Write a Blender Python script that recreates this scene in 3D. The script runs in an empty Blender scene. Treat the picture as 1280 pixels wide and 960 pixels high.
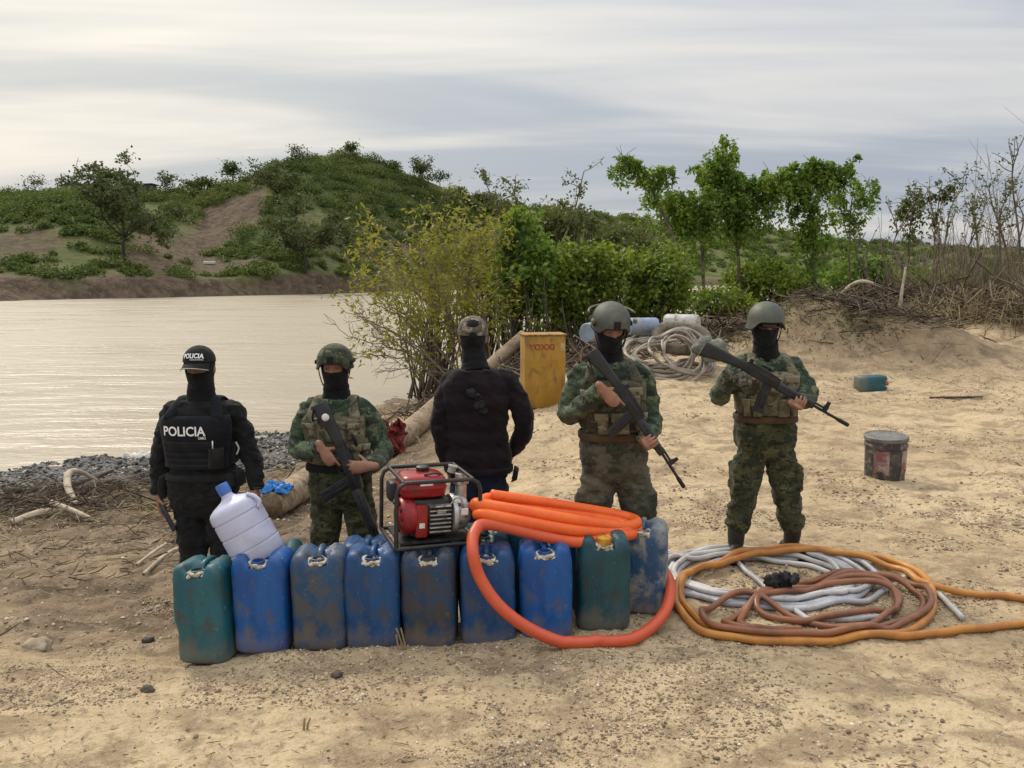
import bpy, bmesh, math, random
import numpy as np
from mathutils import Vector, Matrix, Euler
from mathutils.bvhtree import BVHTree

# ------------------------------------------------------------------ camera
F = 1005.0                      # focal length in photograph pixels (1280 wide)
ZC = 1.93
PITCH = math.radians(7.65)
scene = bpy.context.scene
COL = scene.collection
cam_d = bpy.data.cameras.new('camera')
cam_d.sensor_width = 36.0
cam_d.lens = 36.0 * F / 1280.0
cam_d.clip_start = 0.05
cam_d.clip_end = 5000
cam = bpy.data.objects.new('camera', cam_d)
COL.objects.link(cam)
cam.location = (0, 0, ZC)
cam.rotation_euler = (math.radians(90) - PITCH, 0, 0)
scene.camera = cam

# ------------------------------------------------------------------ world, sun, exposure
SUN_AZ = math.radians(-38)      # measured from +Y, negative to the left
SUN_EL = math.radians(44)
SUN_DIR = Vector((math.sin(SUN_AZ) * math.cos(SUN_EL), math.cos(SUN_AZ) * math.cos(SUN_EL), math.sin(SUN_EL)))
world = bpy.data.worlds.new('World')
scene.world = world
world.use_nodes = True
wn = world.node_tree
wn.nodes.clear()


class NT:
    """tiny helper round a node tree"""
    def __init__(s, nt):
        s.nt = nt

    def n(s, t, **kw):
        nd = s.nt.nodes.new(t)
        for k, v in kw.items():
            if k.startswith('i_'):
                key = k[2:]
                key = int(key) if key.isdigit() else key.replace('_', ' ')
                s.set(nd.inputs[key], v)
            else:
                setattr(nd, k, v)
        return nd

    def set(s, sock, v):
        if isinstance(v, bpy.types.NodeSocket):
            s.nt.links.new(v, sock)
        elif isinstance(v, (tuple, list)) and len(v) == 3 and sock.type == 'RGBA':
            sock.default_value = (*v, 1)
        else:
            sock.default_value = v

    def math(s, op, a, b=None, c=None, clamp=False):
        nd = s.n('ShaderNodeMath', operation=op)
        nd.use_clamp = clamp
        s.set(nd.inputs[0], a)
        if b is not None:
            s.set(nd.inputs[1], b)
        if c is not None:
            s.set(nd.inputs[2], c)
        return nd.outputs[0]

    def vmath(s, op, a, b=None):
        nd = s.n('ShaderNodeVectorMath', operation=op)
        s.set(nd.inputs[0], a)
        if b is not None:
            s.set(nd.inputs[1], b)
        return nd.outputs['Value'] if op in ('DOT_PRODUCT', 'LENGTH') else nd.outputs[0]

    def mix(s, fac, a, b, blend='MIX'):
        nd = s.n('ShaderNodeMix', data_type='RGBA', blend_type=blend)
        s.set(nd.inputs[0], fac)
        s.set(nd.inputs[6], a)
        s.set(nd.inputs[7], b)
        return nd.outputs[2]

    def noise(s, vec, scale, detail=4, rough=.55, dist=0.0, lac=2.0):
        nd = s.n('ShaderNodeTexNoise')
        s.set(nd.inputs['Vector'], vec)
        nd.inputs['Scale'].default_value = scale
        nd.inputs['Detail'].default_value = detail
        nd.inputs['Roughness'].default_value = rough
        nd.inputs['Distortion'].default_value = dist
        return nd.outputs[0]

    def ramp(s, fac, stops, interp='LINEAR'):
        nd = s.n('ShaderNodeValToRGB')
        cr = nd.color_ramp
        cr.interpolation = interp
        while len(cr.elements) < len(stops):
            cr.elements.new(0.5)
        for e, (p, c) in zip(cr.elements, stops):
            e.position = p
            if not isinstance(c, (tuple, list)):
                c = (c, c, c)
            e.color = (*c[:3], 1)
        s.set(nd.inputs[0], fac)
        return nd.outputs[0]

    def maprange(s, v, a, b, c=0.0, d=1.0, smooth=True):
        nd = s.n('ShaderNodeMapRange')
        nd.interpolation_type = 'SMOOTHSTEP' if smooth else 'LINEAR'
        s.set(nd.inputs[0], v)
        for i, x in zip((1, 2, 3, 4), (a, b, c, d)):
            nd.inputs[i].default_value = x
        return nd.outputs[0]

    def mapping(s, vec, scale=(1, 1, 1), rot=(0, 0, 0), loc=(0, 0, 0)):
        nd = s.n('ShaderNodeMapping')
        s.set(nd.inputs[0], vec)
        nd.inputs['Scale'].default_value = scale
        nd.inputs['Rotation'].default_value = rot
        nd.inputs['Location'].default_value = loc
        return nd.outputs[0]

    def bump(s, h, strength=.5, dist=.02, normal=None):
        nd = s.n('ShaderNodeBump')
        nd.inputs['Strength'].default_value = strength
        nd.inputs['Distance'].default_value = dist
        s.set(nd.inputs['Height'], h)
        if normal is not None:
            s.set(nd.inputs['Normal'], normal)
        return nd.outputs[0]


w = NT(wn)
wtc = w.n('ShaderNodeTexCoord').outputs['Generated']
wdir = w.vmath('NORMALIZE', wtc)
sep = w.n('ShaderNodeSeparateXYZ', i_0=wdir)
dz = w.math('MAXIMUM', sep.outputs[2], 0.0)
den = w.math('ADD', dz, 0.10)
cx = w.math('DIVIDE', sep.outputs[0], den)
cy = w.math('DIVIDE', sep.outputs[1], den)
cp = w.n('ShaderNodeCombineXYZ', i_0=cx, i_1=cy).outputs[0]
c1 = w.noise(w.mapping(cp, (0.26, 0.85, 1), (0, 0, 0.06), (3.1, 0.4, 0)), 0.85, 5, .52, 0.7)
c2 = w.noise(w.mapping(cp, (0.55, 2.2, 1), (0, 0, -0.08), (7.7, 2.0, 0)), 1.1, 5, .55, 0.9)
cloud = w.math('ADD', w.math('MULTIPLY', c1, 0.78), w.math('MULTIPLY', c2, 0.22))
cfac = w.maprange(cloud, 0.38, 0.64)
sky = w.n('ShaderNodeTexSky', sky_type='NISHITA')
sky.sun_disc = False
sky.sun_elevation = SUN_EL
sky.sun_rotation = SUN_AZ
sky.air_density = 1.2
sky.dust_density = 3.0
sky.ozone_density = 1.0
skyc = w.vmath('SCALE', sky.outputs[0])
skyc.node.inputs['Scale'].default_value = 0.085
# overcast layer: grey-blue troughs, cream crests, brighter towards the zenith and towards the veiled sun
grey = w.mix(cfac, (0.305, 0.342, 0.405), (0.545, 0.535, 0.525))
sd = w.vmath('DOT_PRODUCT', wdir, tuple(SUN_DIR))
glow = w.math('POWER', w.math('MAXIMUM', sd, 0.0), 5.0)
warm = w.mix(cfac, (0.36, 0.29, 0.12), (0.52, 0.41, 0.18))
wv = w.n('ShaderNodeVectorMath', operation='SCALE')
w.set(wv.inputs[0], warm)
w.set(wv.inputs['Scale'], glow)
over = w.vmath('ADD', grey, wv.outputs[0])
zen = w.n('ShaderNodeVectorMath', operation='SCALE')
w.set(zen.inputs[0], over)
w.set(zen.inputs['Scale'], w.math('ADD', 1.0, w.math('MULTIPLY', w.math('POWER', dz, 2.0), 2.0)))   # overcast: zenith about three times the horizon
final = w.mix(0.90, skyc, zen.outputs[0])
bg = w.n('ShaderNodeBackground', i_0=final)
bg.inputs[1].default_value = 1.0
wo = w.n('ShaderNodeOutputWorld')
wn.links.new(bg.outputs[0], wo.inputs[0])

sun_d = bpy.data.lights.new('sun', 'SUN')
sun_d.energy = 1.5
sun_d.angle = math.radians(11)
sun_d.color = (1.0, 0.93, 0.82)
sun = bpy.data.objects.new('sun', sun_d)
COL.objects.link(sun)
sun.rotation_euler = SUN_DIR.to_track_quat('Z', 'Y').to_euler()
sun.location = (-20, 20, 30)

scene.view_settings.view_transform = 'Standard'
scene.view_settings.look = 'None'
scene.view_settings.gamma = 1.0
scene.view_settings.exposure = 0.36
scene.render.engine = 'CYCLES'
scene.cycles.max_bounces = 6
scene.cycles.use_denoising = True

# ------------------------------------------------------------------ geometry helpers
rng = np.random.default_rng(7)
random.seed(7)
CP, SP = math.cos(PITCH), math.sin(PITCH)


def ray(px, py):
    a, b = (px - 640) / F, (480 - py) / F
    return np.array([a, CP + b * SP, -SP + b * CP])


def W(px, py, Y):
    """the point at depth y = Y seen at photograph pixel (px, py)"""
    r = ray(px, py)
    return np.array([0, 0, ZC]) + r * (Y / r[1])


def onz(px, py, z):
    r = ray(px, py)
    return np.array([0, 0, ZC]) + r * ((z - ZC) / r[2])


def vnoise(p, seed=0):
    p = np.asarray(p, float)
    i = np.floor(p).astype(np.int64)
    f = p - i
    f = f * f * f * (f * (f * 6 - 15) + 10)
    out = 0
    for dx in (0, 1):
        for dy in (0, 1):
            for dz_ in (0, 1):
                h = (i[..., 0] + dx) * 374761393 + (i[..., 1] + dy) * 668265263 + (i[..., 2] + dz_) * 1274126177 + seed * 974711
                h = (h ^ (h >> 13)) * 1274126177
                h = (h ^ (h >> 16)) & 0xFFFFFF
                wgt = (f[..., 0] if dx else 1 - f[..., 0]) * (f[..., 1] if dy else 1 - f[..., 1]) * (f[..., 2] if dz_ else 1 - f[..., 2])
                out = out + wgt * (h / 8388607.5 - 1)
    return out


def fbm(p, octv=4, seed=0, gain=.5):
    p = np.asarray(p, float)
    a, s = 1.0, 0
    for o in range(octv):
        s = s + a * vnoise(p * (2 ** o) + 17.3 * o, seed + o)
        a *= gain
    return s


def sstep(a, b, x):
    t = np.clip((x - a) / (b - a), 0, 1)
    return t * t * (3 - 2 * t)


def catmull(pts, n=8, closed=False):
    P = np.asarray(pts, float)
    if closed:
        Q = np.vstack([P[-1], P, P[0], P[1]])
    else:
        Q = np.vstack([2 * P[0] - P[1], P, 2 * P[-1] - P[-2]])
    out = []
    for i in range(1, len(Q) - 2):
        t = np.linspace(0, 1, n, endpoint=False)[:, None]
        p0, p1, p2, p3 = Q[i - 1], Q[i], Q[i + 1], Q[i + 2]
        out.append(.5 * ((2 * p1) + (-p0 + p2) * t + (2 * p0 - 5 * p1 + 4 * p2 - p3) * t ** 2 + (-p0 + 3 * p1 - 3 * p2 + p3) * t ** 3))
    r = np.vstack(out)
    return r if closed else np.vstack([r, P[-1]])


def norm(v):
    v = np.asarray(v, float)
    return v / (np.linalg.norm(v) + 1e-12)


def frames(P, up=None, closed=False):
    P = np.asarray(P, float)
    T = np.gradient(P, axis=0)
    if closed:
        T = np.roll(P, -1, 0) - np.roll(P, 1, 0)
    T /= np.linalg.norm(T, axis=1)[:, None] + 1e-12
    U = np.zeros_like(P)
    u = np.array([0, 0, 1.0]) if up is None else np.asarray(up, float)
    if abs(np.dot(norm(u), T[0])) > .97:
        u = np.array([1.0, 0, 0]) if abs(T[0][0]) < .9 else np.array([0, 1.0, 0])
    for i in range(len(P)):
        if up is not None and abs(np.dot(norm(up), T[i])) < .95:
            u = np.asarray(up, float)
        u = u - T[i] * np.dot(u, T[i])
        u = norm(u)
        U[i] = u
    return T, U, np.cross(T, U)


class MB:
    """collects closed shapes, links them as one mesh object"""
    def __init__(s):
        s.v, s.f, s.n = [], [], 0

    def add(s, v, f):
        v = np.asarray(v, float)
        s.v.append(v)
        k = s.n
        s.f.extend([tuple(i + k for i in q) for q in f])
        s.n += len(v)
        return s

    def loft(s, rings, cap=True, closed_path=False):
        R = np.asarray(rings, float)
        m, n = R.shape[:2]
        v = R.reshape(-1, 3)
        f = []
        for i in range(m if closed_path else m - 1):
            a, b = i * n, ((i + 1) % m) * n
            for j in range(n):
                k = (j + 1) % n
                f.append((a + j, a + k, b + k, b + j))
        if cap and not closed_path:
            v = np.vstack([v, R[0].mean(0), R[-1].mean(0)])
            c0, c1_ = m * n, m * n + 1
            for j in range(n):
                k = (j + 1) % n
                f.append((c0, k, j))
                f.append((c1_, (m - 1) * n + j, (m - 1) * n + k))
        return s.add(v, f)

    def tube(s, path, rad, n=10, up=None, sq=1.0, closed=False, cap=True, mod=None, rounded=False):
        P = np.asarray(path, float)
        rad = np.broadcast_to(np.asarray(rad, float), (len(P),)).copy()
        sqv = np.broadcast_to(np.asarray(sq, float), (len(P),))
        if rounded and not closed:
            d0, d1 = norm(P[0] - P[1]), norm(P[-1] - P[-2])
            pre = [(1.0, .25), (.75, .66), (.4, .92)]
            P = np.vstack([[P[0] + d0 * rad[0] * a for a, b in pre], P, [P[-1] + d1 * rad[-1] * a for a, b in pre[::-1]]])
            rad = np.concatenate([[rad[0] * b for a, b in pre], rad, [rad[-1] * b for a, b in pre[::-1]]])
            sqv = np.concatenate([[sqv[0]] * 3, sqv, [sqv[-1]] * 3])
        T, U, B = frames(P, up, closed)
        a = np.linspace(0, 2 * math.pi, n, endpoint=False)
        r = rad[:, None] * np.ones(n)
        if mod is not None:
            L = np.concatenate([[0], np.cumsum(np.linalg.norm(np.diff(P, axis=0), axis=1))])
            r = r * (1 + mod(L[:, None], a[None, :]))
        R = P[:, None, :] + U[:, None, :] * (np.cos(a)[None, :, None] * r[:, :, None]) + B[:, None, :] * (np.sin(a)[None, :, None] * (r * sqv[:, None])[:, :, None])
        return s.loft(R, cap, closed)

    def box(s, c, size, rot=None, bevel=0.0):
        h = np.asarray(size, float) / 2
        if bevel <= 0:
            v = np.array([[x, y, z] for x in (-1, 1) for y in (-1, 1) for z in (-1, 1)]) * h
            f = [(0, 1, 3, 2), (4, 6, 7, 5), (0, 4, 5, 1), (2, 3, 7, 6), (0, 2, 6, 4), (1, 5, 7, 3)]
        else:
            bm = bmesh.new()
            bmesh.ops.create_cube(bm, size=1.0)
            bmesh.ops.scale(bm, vec=Vector(h * 2), verts=bm.verts)
            bmesh.ops.bevel(bm, geom=bm.edges[:], offset=bevel, segments=2, profile=.5, affect='EDGES')
            v = np.array([q.co[:] for q in bm.verts])
            f = [tuple(q.index for q in p.verts) for p in bm.faces]
            bm.free()
        if rot is not None:
            v = v @ np.asarray(rot, float).T
        return s.add(v + np.asarray(c, float), f)

    def ell(s, c, r, rot=None, nu=16, nv=10):
        th = np.linspace(0, math.pi, nv + 1)[1:-1]
        ph = np.linspace(0, 2 * math.pi, nu, endpoint=False)
        R = np.array([[[math.sin(t) * math.cos(p), math.sin(t) * math.sin(p), -math.cos(t)] for p in ph] for t in th]) * np.asarray(r, float)
        top = np.array([[0, 0, -r[2]], [0, 0, r[2]]], float)
        if rot is not None:
            R = R @ np.asarray(rot, float).T
            top = top @ np.asarray(rot, float).T
        R = R + np.asarray(c, float)
        top = top + np.asarray(c, float)
        m, n = R.shape[:2]
        v = np.vstack([R.reshape(-1, 3), top])
        f = []
        for i in range(m - 1):
            for j in range(n):
                k = (j + 1) % n
                f.append((i * n + j, i * n + k, (i + 1) * n + k, (i + 1) * n + j))
        for j in range(n):
            k = (j + 1) % n
            f.append((m * n, k, j))
            f.append((m * n + 1, (m - 1) * n + j, (m - 1) * n + k))
        return s.add(v, f)

    def lathe(s, prof, n=24, M=None, cap=True, sx=1, sy=1):
        """prof: list of (radius, height); M: 4x4 to place it"""
        a = np.linspace(0, 2 * math.pi, n, endpoint=False)
        R = np.array([[[r * math.cos(t) * sx, r * math.sin(t) * sy, h] for t in a] for r, h in prof])
        if M is not None:
            M = np.array(M)
            R = R @ M[:3, :3].T + M[:3, 3]
        return s.loft(R, cap)

    def prism(s, poly, z0, z1, M=None):
        """poly in local x,z; thickness along y from z0 to z1"""
        n = len(poly)
        v = np.array([[x, z0, z] for x, z in poly] + [[x, z1, z] for x, z in poly], float)
        f = [tuple(range(n))[::-1], tuple(range(n, 2 * n))] + [(i, (i + 1) % n, n + (i + 1) % n, n + i) for i in range(n)]
        if M is not None:
            M = np.array(M)
            v = v @ M[:3, :3].T + M[:3, 3]
        return s.add(v, f)

    def arr(s):
        return np.vstack(s.v)

    def mesh(s, name, off=None):
        me = bpy.data.meshes.new(name)
        v = s.arr()
        if off is not None:
            v = v - np.asarray(off)
        me.from_pydata(v.tolist(), [], s.f)
        me.update()
        return me

    def build(s, name, mat, parent=None, smooth=True, angle=None, world=True):
        off = None
        if parent is not None and world:
            off = np.array(base_of(parent))
        me = s.mesh(name, off)
        return link(name, me, mat, parent, smooth, angle)


def base_of(o):
    p = np.zeros(3)
    while o is not None:
        p = p + np.array(o.location[:])
        o = o.parent
    return p


def fix_normals(me):
    bm = bmesh.new()
    bm.from_mesh(me)
    bmesh.ops.recalc_face_normals(bm, faces=bm.faces)
    bm.to_mesh(me)
    bm.free()


def link(name, me, mat, parent=None, smooth=True, angle=None, fix=True):
    if fix and len(me.polygons) < 60000:
        fix_normals(me)
    if smooth:
        me.shade_smooth()
        if angle is not None:
            me.set_sharp_from_angle(angle=math.radians(angle))
    o = bpy.data.objects.new(name, me)
    if mat is not None:
        for m_ in (mat if isinstance(mat, (list, tuple)) else [mat]):
            me.materials.append(m_)
    COL.objects.link(o)
    o.parent = parent
    return o


def empty(name, loc, label=None, cat=None, group=None):
    o = bpy.data.objects.new(name, None)
    o.empty_display_size = .1
    COL.objects.link(o)
    o.location = tuple(float(x) for x in loc)
    if label:
        tag(o, label, cat, group)
    return o


def tag(o, label=None, cat=None, group=None, kind=None):
    if label:
        o['label'] = label
    if cat:
        o['category'] = cat
    if group:
        o['group'] = group
    if kind:
        o['kind'] = kind
    return o


def poly_mesh(name, verts, k):
    """uniform k-gons, k consecutive vertices each"""
    verts = np.asarray(verts, np.float32).reshape(-1, 3)
    n = len(verts)
    me = bpy.data.meshes.new(name)
    me.vertices.add(n)
    me.vertices.foreach_set('co', verts.ravel())
    me.loops.add(n)
    me.loops.foreach_set('vertex_index', np.arange(n, dtype=np.int32))
    me.polygons.add(n // k)
    me.polygons.foreach_set('loop_start', np.arange(0, n, k, dtype=np.int32))
    me.update(calc_edges=True)
    return me


def idx_mesh(name, verts, faces):
    verts = np.asarray(verts, np.float32)
    faces = np.asarray(faces, np.int32)
    me = bpy.data.meshes.new(name)
    me.vertices.add(len(verts))
    me.vertices.foreach_set('co', verts.ravel())
    me.loops.add(faces.size)
    me.loops.foreach_set('vertex_index', faces.ravel())
    me.polygons.add(len(faces))
    me.polygons.foreach_set('loop_start', np.arange(0, faces.size, faces.shape[1], dtype=np.int32))
    me.update(calc_edges=True)
    return me


def fuse(mb, voxel, smooth=4, fac=.5, adapt=0.0, disp=None):
    """one continuous skin over overlapping closed shapes"""
    me = mb.mesh('tmp')
    fix_normals(me)
    o = bpy.data.objects.new('tmp', me)
    COL.objects.link(o)
    r = o.modifiers.new('r', 'REMESH')
    r.mode = 'VOXEL'
    r.voxel_size = voxel
    r.adaptivity = adapt
    if smooth:
        sm = o.modifiers.new('s', 'SMOOTH')
        sm.factor = fac
        sm.iterations = smooth
    dg = bpy.context.evaluated_depsgraph_get()
    out = bpy.data.meshes.new_from_object(o.evaluated_get(dg))
    bpy.data.objects.remove(o)
    bpy.data.meshes.remove(me)
    if disp is not None:
        n = len(out.vertices)
        co = np.empty(n * 3, np.float32)
        no = np.empty(n * 3, np.float32)
        out.vertices.foreach_get('co', co)
        out.vertices.foreach_get('normal', no)
        co, no = co.reshape(-1, 3), no.reshape(-1, 3)
        co = co + no * disp(co, no)[:, None]
        out.vertices.foreach_set('co', co.astype(np.float32).ravel())
        out.update()
    return out


def shift(me, off):
    me.transform(Matrix.Translation(-Vector([float(x) for x in off])))
    return me


def copy_thing(o, loc, rz=None, parent=None):
    c = o.copy()
    COL.objects.link(c)
    c.parent = parent
    if parent is None:
        c.location = tuple(float(x) for x in loc)
        if rz is not None:
            c.rotation_euler = rz if isinstance(rz, (tuple, list, Euler)) else (0, 0, rz)
    for ch in list(o.children):
        copy_thing(ch, None, None, c)
    return c


# ------------------------------------------------------------------ materials
def new_mat(name):
    m = bpy.data.materials.new(name)
    m.use_nodes = True
    nt = NT(m.node_tree)
    b = m.node_tree.nodes['Principled BSDF']
    return m, nt, b


def srgb(r, g, b):
    f = lambda c: (c / 255 / 12.92) if c / 255 <= .04045 else ((c / 255 + .055) / 1.055) ** 2.4
    return (f(r), f(g), f(b))


def mat(name, c1, c2=None, c3=None, rough=.6, metal=0.0, scale=6.0, lo=.4, hi=.62, bump=0.0, bscale=60.0, bdist=.004, spec=.5,
        stretch=(1, 1, 1), detail=5, rvar=.0):
    m, t, b = new_mat(name)
    oc = t.n('ShaderNodeTexCoord').outputs['Object']
    co = t.mapping(oc, stretch)
    c = c1
    if c2 is not None:
        n1 = t.noise(co, scale, detail, .6, .3)
        c = t.mix(t.maprange(n1, lo, hi), c1, c2)
        if c3 is not None:
            n2 = t.noise(t.mapping(co, loc=(5.2, 1.3, 9.1)), scale * 2.3, detail, .62, .5)
            c = t.mix(t.maprange(n2, lo + .08, hi + .06), c, c3)
    t.set(b.inputs['Base Color'], c)
    b.inputs['Roughness'].default_value = rough
    if rvar:
        t.set(b.inputs['Roughness'], t.maprange(t.noise(co, scale * 1.7, 4), .35, .65, rough - rvar, rough + rvar))
    b.inputs['Metallic'].default_value = metal
    b.inputs['Specular IOR Level'].default_value = spec
    if bump:
        t.set(b.inputs['Normal'], t.bump(t.noise(co, bscale, 5, .6), bump, bdist))
    return m


def leaf_mat(name, stops, trans=.35, rough=.5, bs=.9):
    """colour varies leaf by leaf"""
    m, t, b = new_mat(name)
    g = t.n('ShaderNodeNewGeometry')
    oc = t.n('ShaderNodeTexCoord').outputs['Object']
    big = t.noise(oc, bs, 3, .6)
    f = t.math('ADD', t.math('MULTIPLY', g.outputs['Random Per Island'], .55), t.math('MULTIPLY', t.maprange(big, .3, .7), .45))
    c = t.ramp(f, stops)
    t.set(b.inputs['Base Color'], c)
    b.inputs['Roughness'].default_value = rough
    b.inputs['Specular IOR Level'].default_value = .3
    tr = t.n('ShaderNodeBsdfTranslucent')
    t.set(tr.inputs[0], t.mix(.5, c, (.9, 1.0, .35), 'MULTIPLY'))
    mx = t.n('ShaderNodeMixShader')
    mx.inputs[0].default_value = trans + .12
    m.node_tree.links.new(b.outputs[0], mx.inputs[1])
    m.node_tree.links.new(tr.outputs[0], mx.inputs[2])
    out = m.node_tree.nodes['Material Output']
    m.node_tree.links.new(mx.outputs[0], out.inputs[0])
    return m


def island_mat(name, stops, rough=.8, bump=0.0, bscale=40):
    m, t, b = new_mat(name)
    g = t.n('ShaderNodeNewGeometry')
    oc = t.n('ShaderNodeTexCoord').outputs['Object']
    c = t.ramp(g.outputs['Random Per Island'], stops)
    c = t.mix(t.math('MULTIPLY', t.noise(oc, 30, 4), .6), c, (.5, .5, .5), 'MULTIPLY')
    t.set(b.inputs['Base Color'], c)
    b.inputs['Roughness'].default_value = rough
    b.inputs['Specular IOR Level'].default_value = .25
    if bump:
        t.set(b.inputs['Normal'], t.bump(t.noise(oc, bscale, 5, .6), bump, .01))
    return m

# ------------------------------------------------------------------ ground: one sheet from behind the camera to beyond the shore
ZW = -1.20                      # river level
_ctl = []
for px, py, z in [(0, 960, .05), (320, 960, .04), (640, 960, .03), (960, 960, .04), (1280, 960, .05), (0, 890, .04), (330, 880, .04), (640, 880, .045),
                  (960, 880, .03), (1280, 880, .03), (120, 850, .0), (0, 845, -.01), (264, 842, -.05), (335, 826, -.005), (430, 828, .0), (540, 827, .0), (620, 826, .0),
                  (690, 818, .0), (750, 806, 0), (810, 786, 0), (900, 810, .0), (1000, 812, 0), (1150, 800, 0), (1000, 700, 0), (860, 700, 0), (1280, 780, 0),
                  (1280, 700, 0.02), (250, 785, -.26), (430, 773, -.25), (350, 778, -.26), (597, 742, -.11), (510, 750, -.19), (680, 735, -.02), (765, 738, .0), (955, 697, 0), (100, 815, -.13),
                  (0, 810, -.12), (100, 760, -.30), (0, 740, -.40), (170, 720, -.40), (0, 690, -.60), (0, 650, -.78), (0, 606, -1.10), (180, 578, -1.18), (120, 640, -.78),
                  (230, 640, -.72), (300, 670, -.45), (320, 610, -.80), (360, 548, -1.15), (500, 502, -1.19), (470, 560, -.72), (430, 620, -.48), (530, 580, -.32),
                  (560, 545, -.30), (560, 505, -.75), (640, 560, .0), (640, 520, .12), (620, 485, .18), (677, 490, .36), (760, 480, .36), (835, 476, .36), (950, 500, .25), (1090, 488, .22),
                  (1105, 604, .0), (1280, 604, .02), (1180, 540, .06), (700, 620, .02), (850, 600, .02), (850, 540, .12), (1280, 480, .30), (1000, 560, .05)]:
    _ctl.append(onz(px, py, z))
for px, D, z in [(600, 16, -.45), (600, 20, -1.0), (680, 17, .0), (680, 22, -.8), (760, 16, .45), (760, 22, .1), (760, 30, -1.0), (870, 20, .6), (870, 30, .5), (870, 42, -1.1), (1000, 20, .7), (1000, 30, .85),
                 (1100, 20, .75), (1100, 30, .95), (1280, 20, .75), (1280, 30, 1.0), (1000, 50, .6), (1280, 50, .9), (870, 60, -1.6), (950, 80, -1.4), (1280, 90, .4),
                 (650, 27, -1.3), (560, 24, -1.5), (0, 14, -1.45), (0, 25, -2.4), (300, 20, -1.8), (300, 40, -3), (600, 40, -2.6), (760, 60, -2.6), (0, 80, -4), (640, 100, -4), (980, 120, -2.5), (1280, 130, -1.0),
                 (1900, 30, 1.0), (1900, 8, .2), (1900, 80, .8), (-800, 12, -2.2), (-800, 30, -4)]:
    _ctl.append(W(px, 345, D) * [1, 1, 0] + [0, 0, z])
for p in [(-6, -5, .0), (6, -5, .1), (0, -6, .1), (-4, 1, .03), (4, 1, .06), (0, 1, .05), (-9, 4, -.7), (-6, 4, -.15), (-12, 5, -1.6)]:
    _ctl.append(np.array(p, float))
_ctl = np.array(_ctl)


def _warp(x, y):
    d = np.maximum(y, -4.5) + 7
    return np.stack([2.2 * x / d, 1.6 * np.log(d)], -1)


_cw = _warp(_ctl[:, 0], _ctl[:, 1])
_K = np.linalg.norm(_cw[:, None] - _cw[None], axis=-1) + np.eye(len(_cw)) * -2e-3
_A = np.block([[_K, np.c_[np.ones(len(_cw)), _cw]], [np.c_[np.ones(len(_cw)), _cw].T, np.zeros((3, 3))]])
_cf = np.linalg.solve(_A, np.r_[_ctl[:, 2], 0, 0, 0])


def _base(x, y):
    q = _warp(x, y)
    out = _cf[-3] + q @ _cf[-2:]
    for i in range(len(_cw)):
        out = out + _cf[i] * np.sqrt(((q - _cw[i]) ** 2).sum(-1) + .0009)
    return out


_mounds = [(5.05, 14.4, .74, 1.0, .9), (6.3, 14.0, .64, 1.5, .9), (7.5, 13.7, .34, 1.4, .8), (4.0, 15.5, .25, 1.2, .9), (9.4, 16.2, .35, 2.2, 1.0),
           (11.5, 17.5, .40, 2.4, 1.4), (9.2, 19.5, .35, 2.4, 1.5), (1.35, 11.6, .14, .7, .5), (2.75, 12.4, .10, 1.0, .6)]


def gz(x, y, fine=True):
    x = np.asarray(x, float)
    y = np.asarray(y, float)
    z = _base(x, y)
    for mx_, my_, h, sx, sy in _mounds:
        z = z + h * np.exp(-((x - mx_) / sx) ** 2 - ((y - my_) / sy) ** 2)
    o = np.zeros_like(x)
    p = np.stack([x, y, o], -1)
    far = sstep(6, 16, y)
    z = z + .035 * fbm(p * [.9, 1.3, 1], 3, 3) * (.5 + 1.8 * far)
    # windrows and wheel-smoothed patches
    # low lip of sand pushed up in front of the jerrycans
    lip = np.exp(-((y - 3.86 - .02 * np.sin(x * 5)) / .085) ** 2) * sstep(-1.42, -1.22, x) * sstep(.12, -.15, x)
    z = z + lip * (.036 + .012 * vnoise(p * 4, 5))
    if fine:
        left = sstep(-1.0, -3.0, x) * sstep(3.6, 4.4, y)
        z = z + .018 * fbm(p * 4.2, 4, 11) * (1 + 1.4 * left + far)
        z = z + .030 * np.maximum(0, fbm(np.stack([x * .7 + 3, y * 1.9, o], -1), 3, 61) - .1) * sstep(2.5, 3.2, y)
        z = z + .085 * left * np.maximum(0, fbm(np.stack([x * .8 + y * .5, y * 2.6 - x * .6, o], -1), 3, 23))
        z = z + .006 * fbm(p * 21, 3, 31)
    return z


def gz1(x, y):
    return float(gz(np.array([x]), np.array([y]))[0])


def axis(parts):
    out = []
    for a, b, s in parts:
        n = max(2, int(round((b - a) / s)))
        out.append(np.linspace(a, b, n, endpoint=False))
    out.append([parts[-1][1]])
    return np.concatenate(out)


gx = axis([(-70, -25, 5), (-25, -12, 1.2), (-12, -6, .22), (-6, -3.2, .06), (-3.2, 3.4, .022), (3.4, 6, .05), (6, 14, .14), (14, 30, .8), (30, 140, 7)])
gy = axis([(-8, 1, .7), (1, 2.6, .12), (2.6, 4.6, .016), (4.6, 6.5, .028), (6.5, 10, .05), (10, 18, .10), (18, 32, .28), (32, 60, 1.2), (60, 140, 6)])
GX, GY = np.meshgrid(gx, gy)
GZ = gz(GX, GY)
ny_, nx_ = GX.shape
_ii = np.arange(ny_ * nx_).reshape(ny_, nx_)
gf = np.stack([_ii[:-1, :-1], _ii[:-1, 1:], _ii[1:, 1:], _ii[1:, :-1]], -1).reshape(-1, 4)
gme = idx_mesh('ground', np.stack([GX, GY, GZ], -1).reshape(-1, 3), gf)
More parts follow.
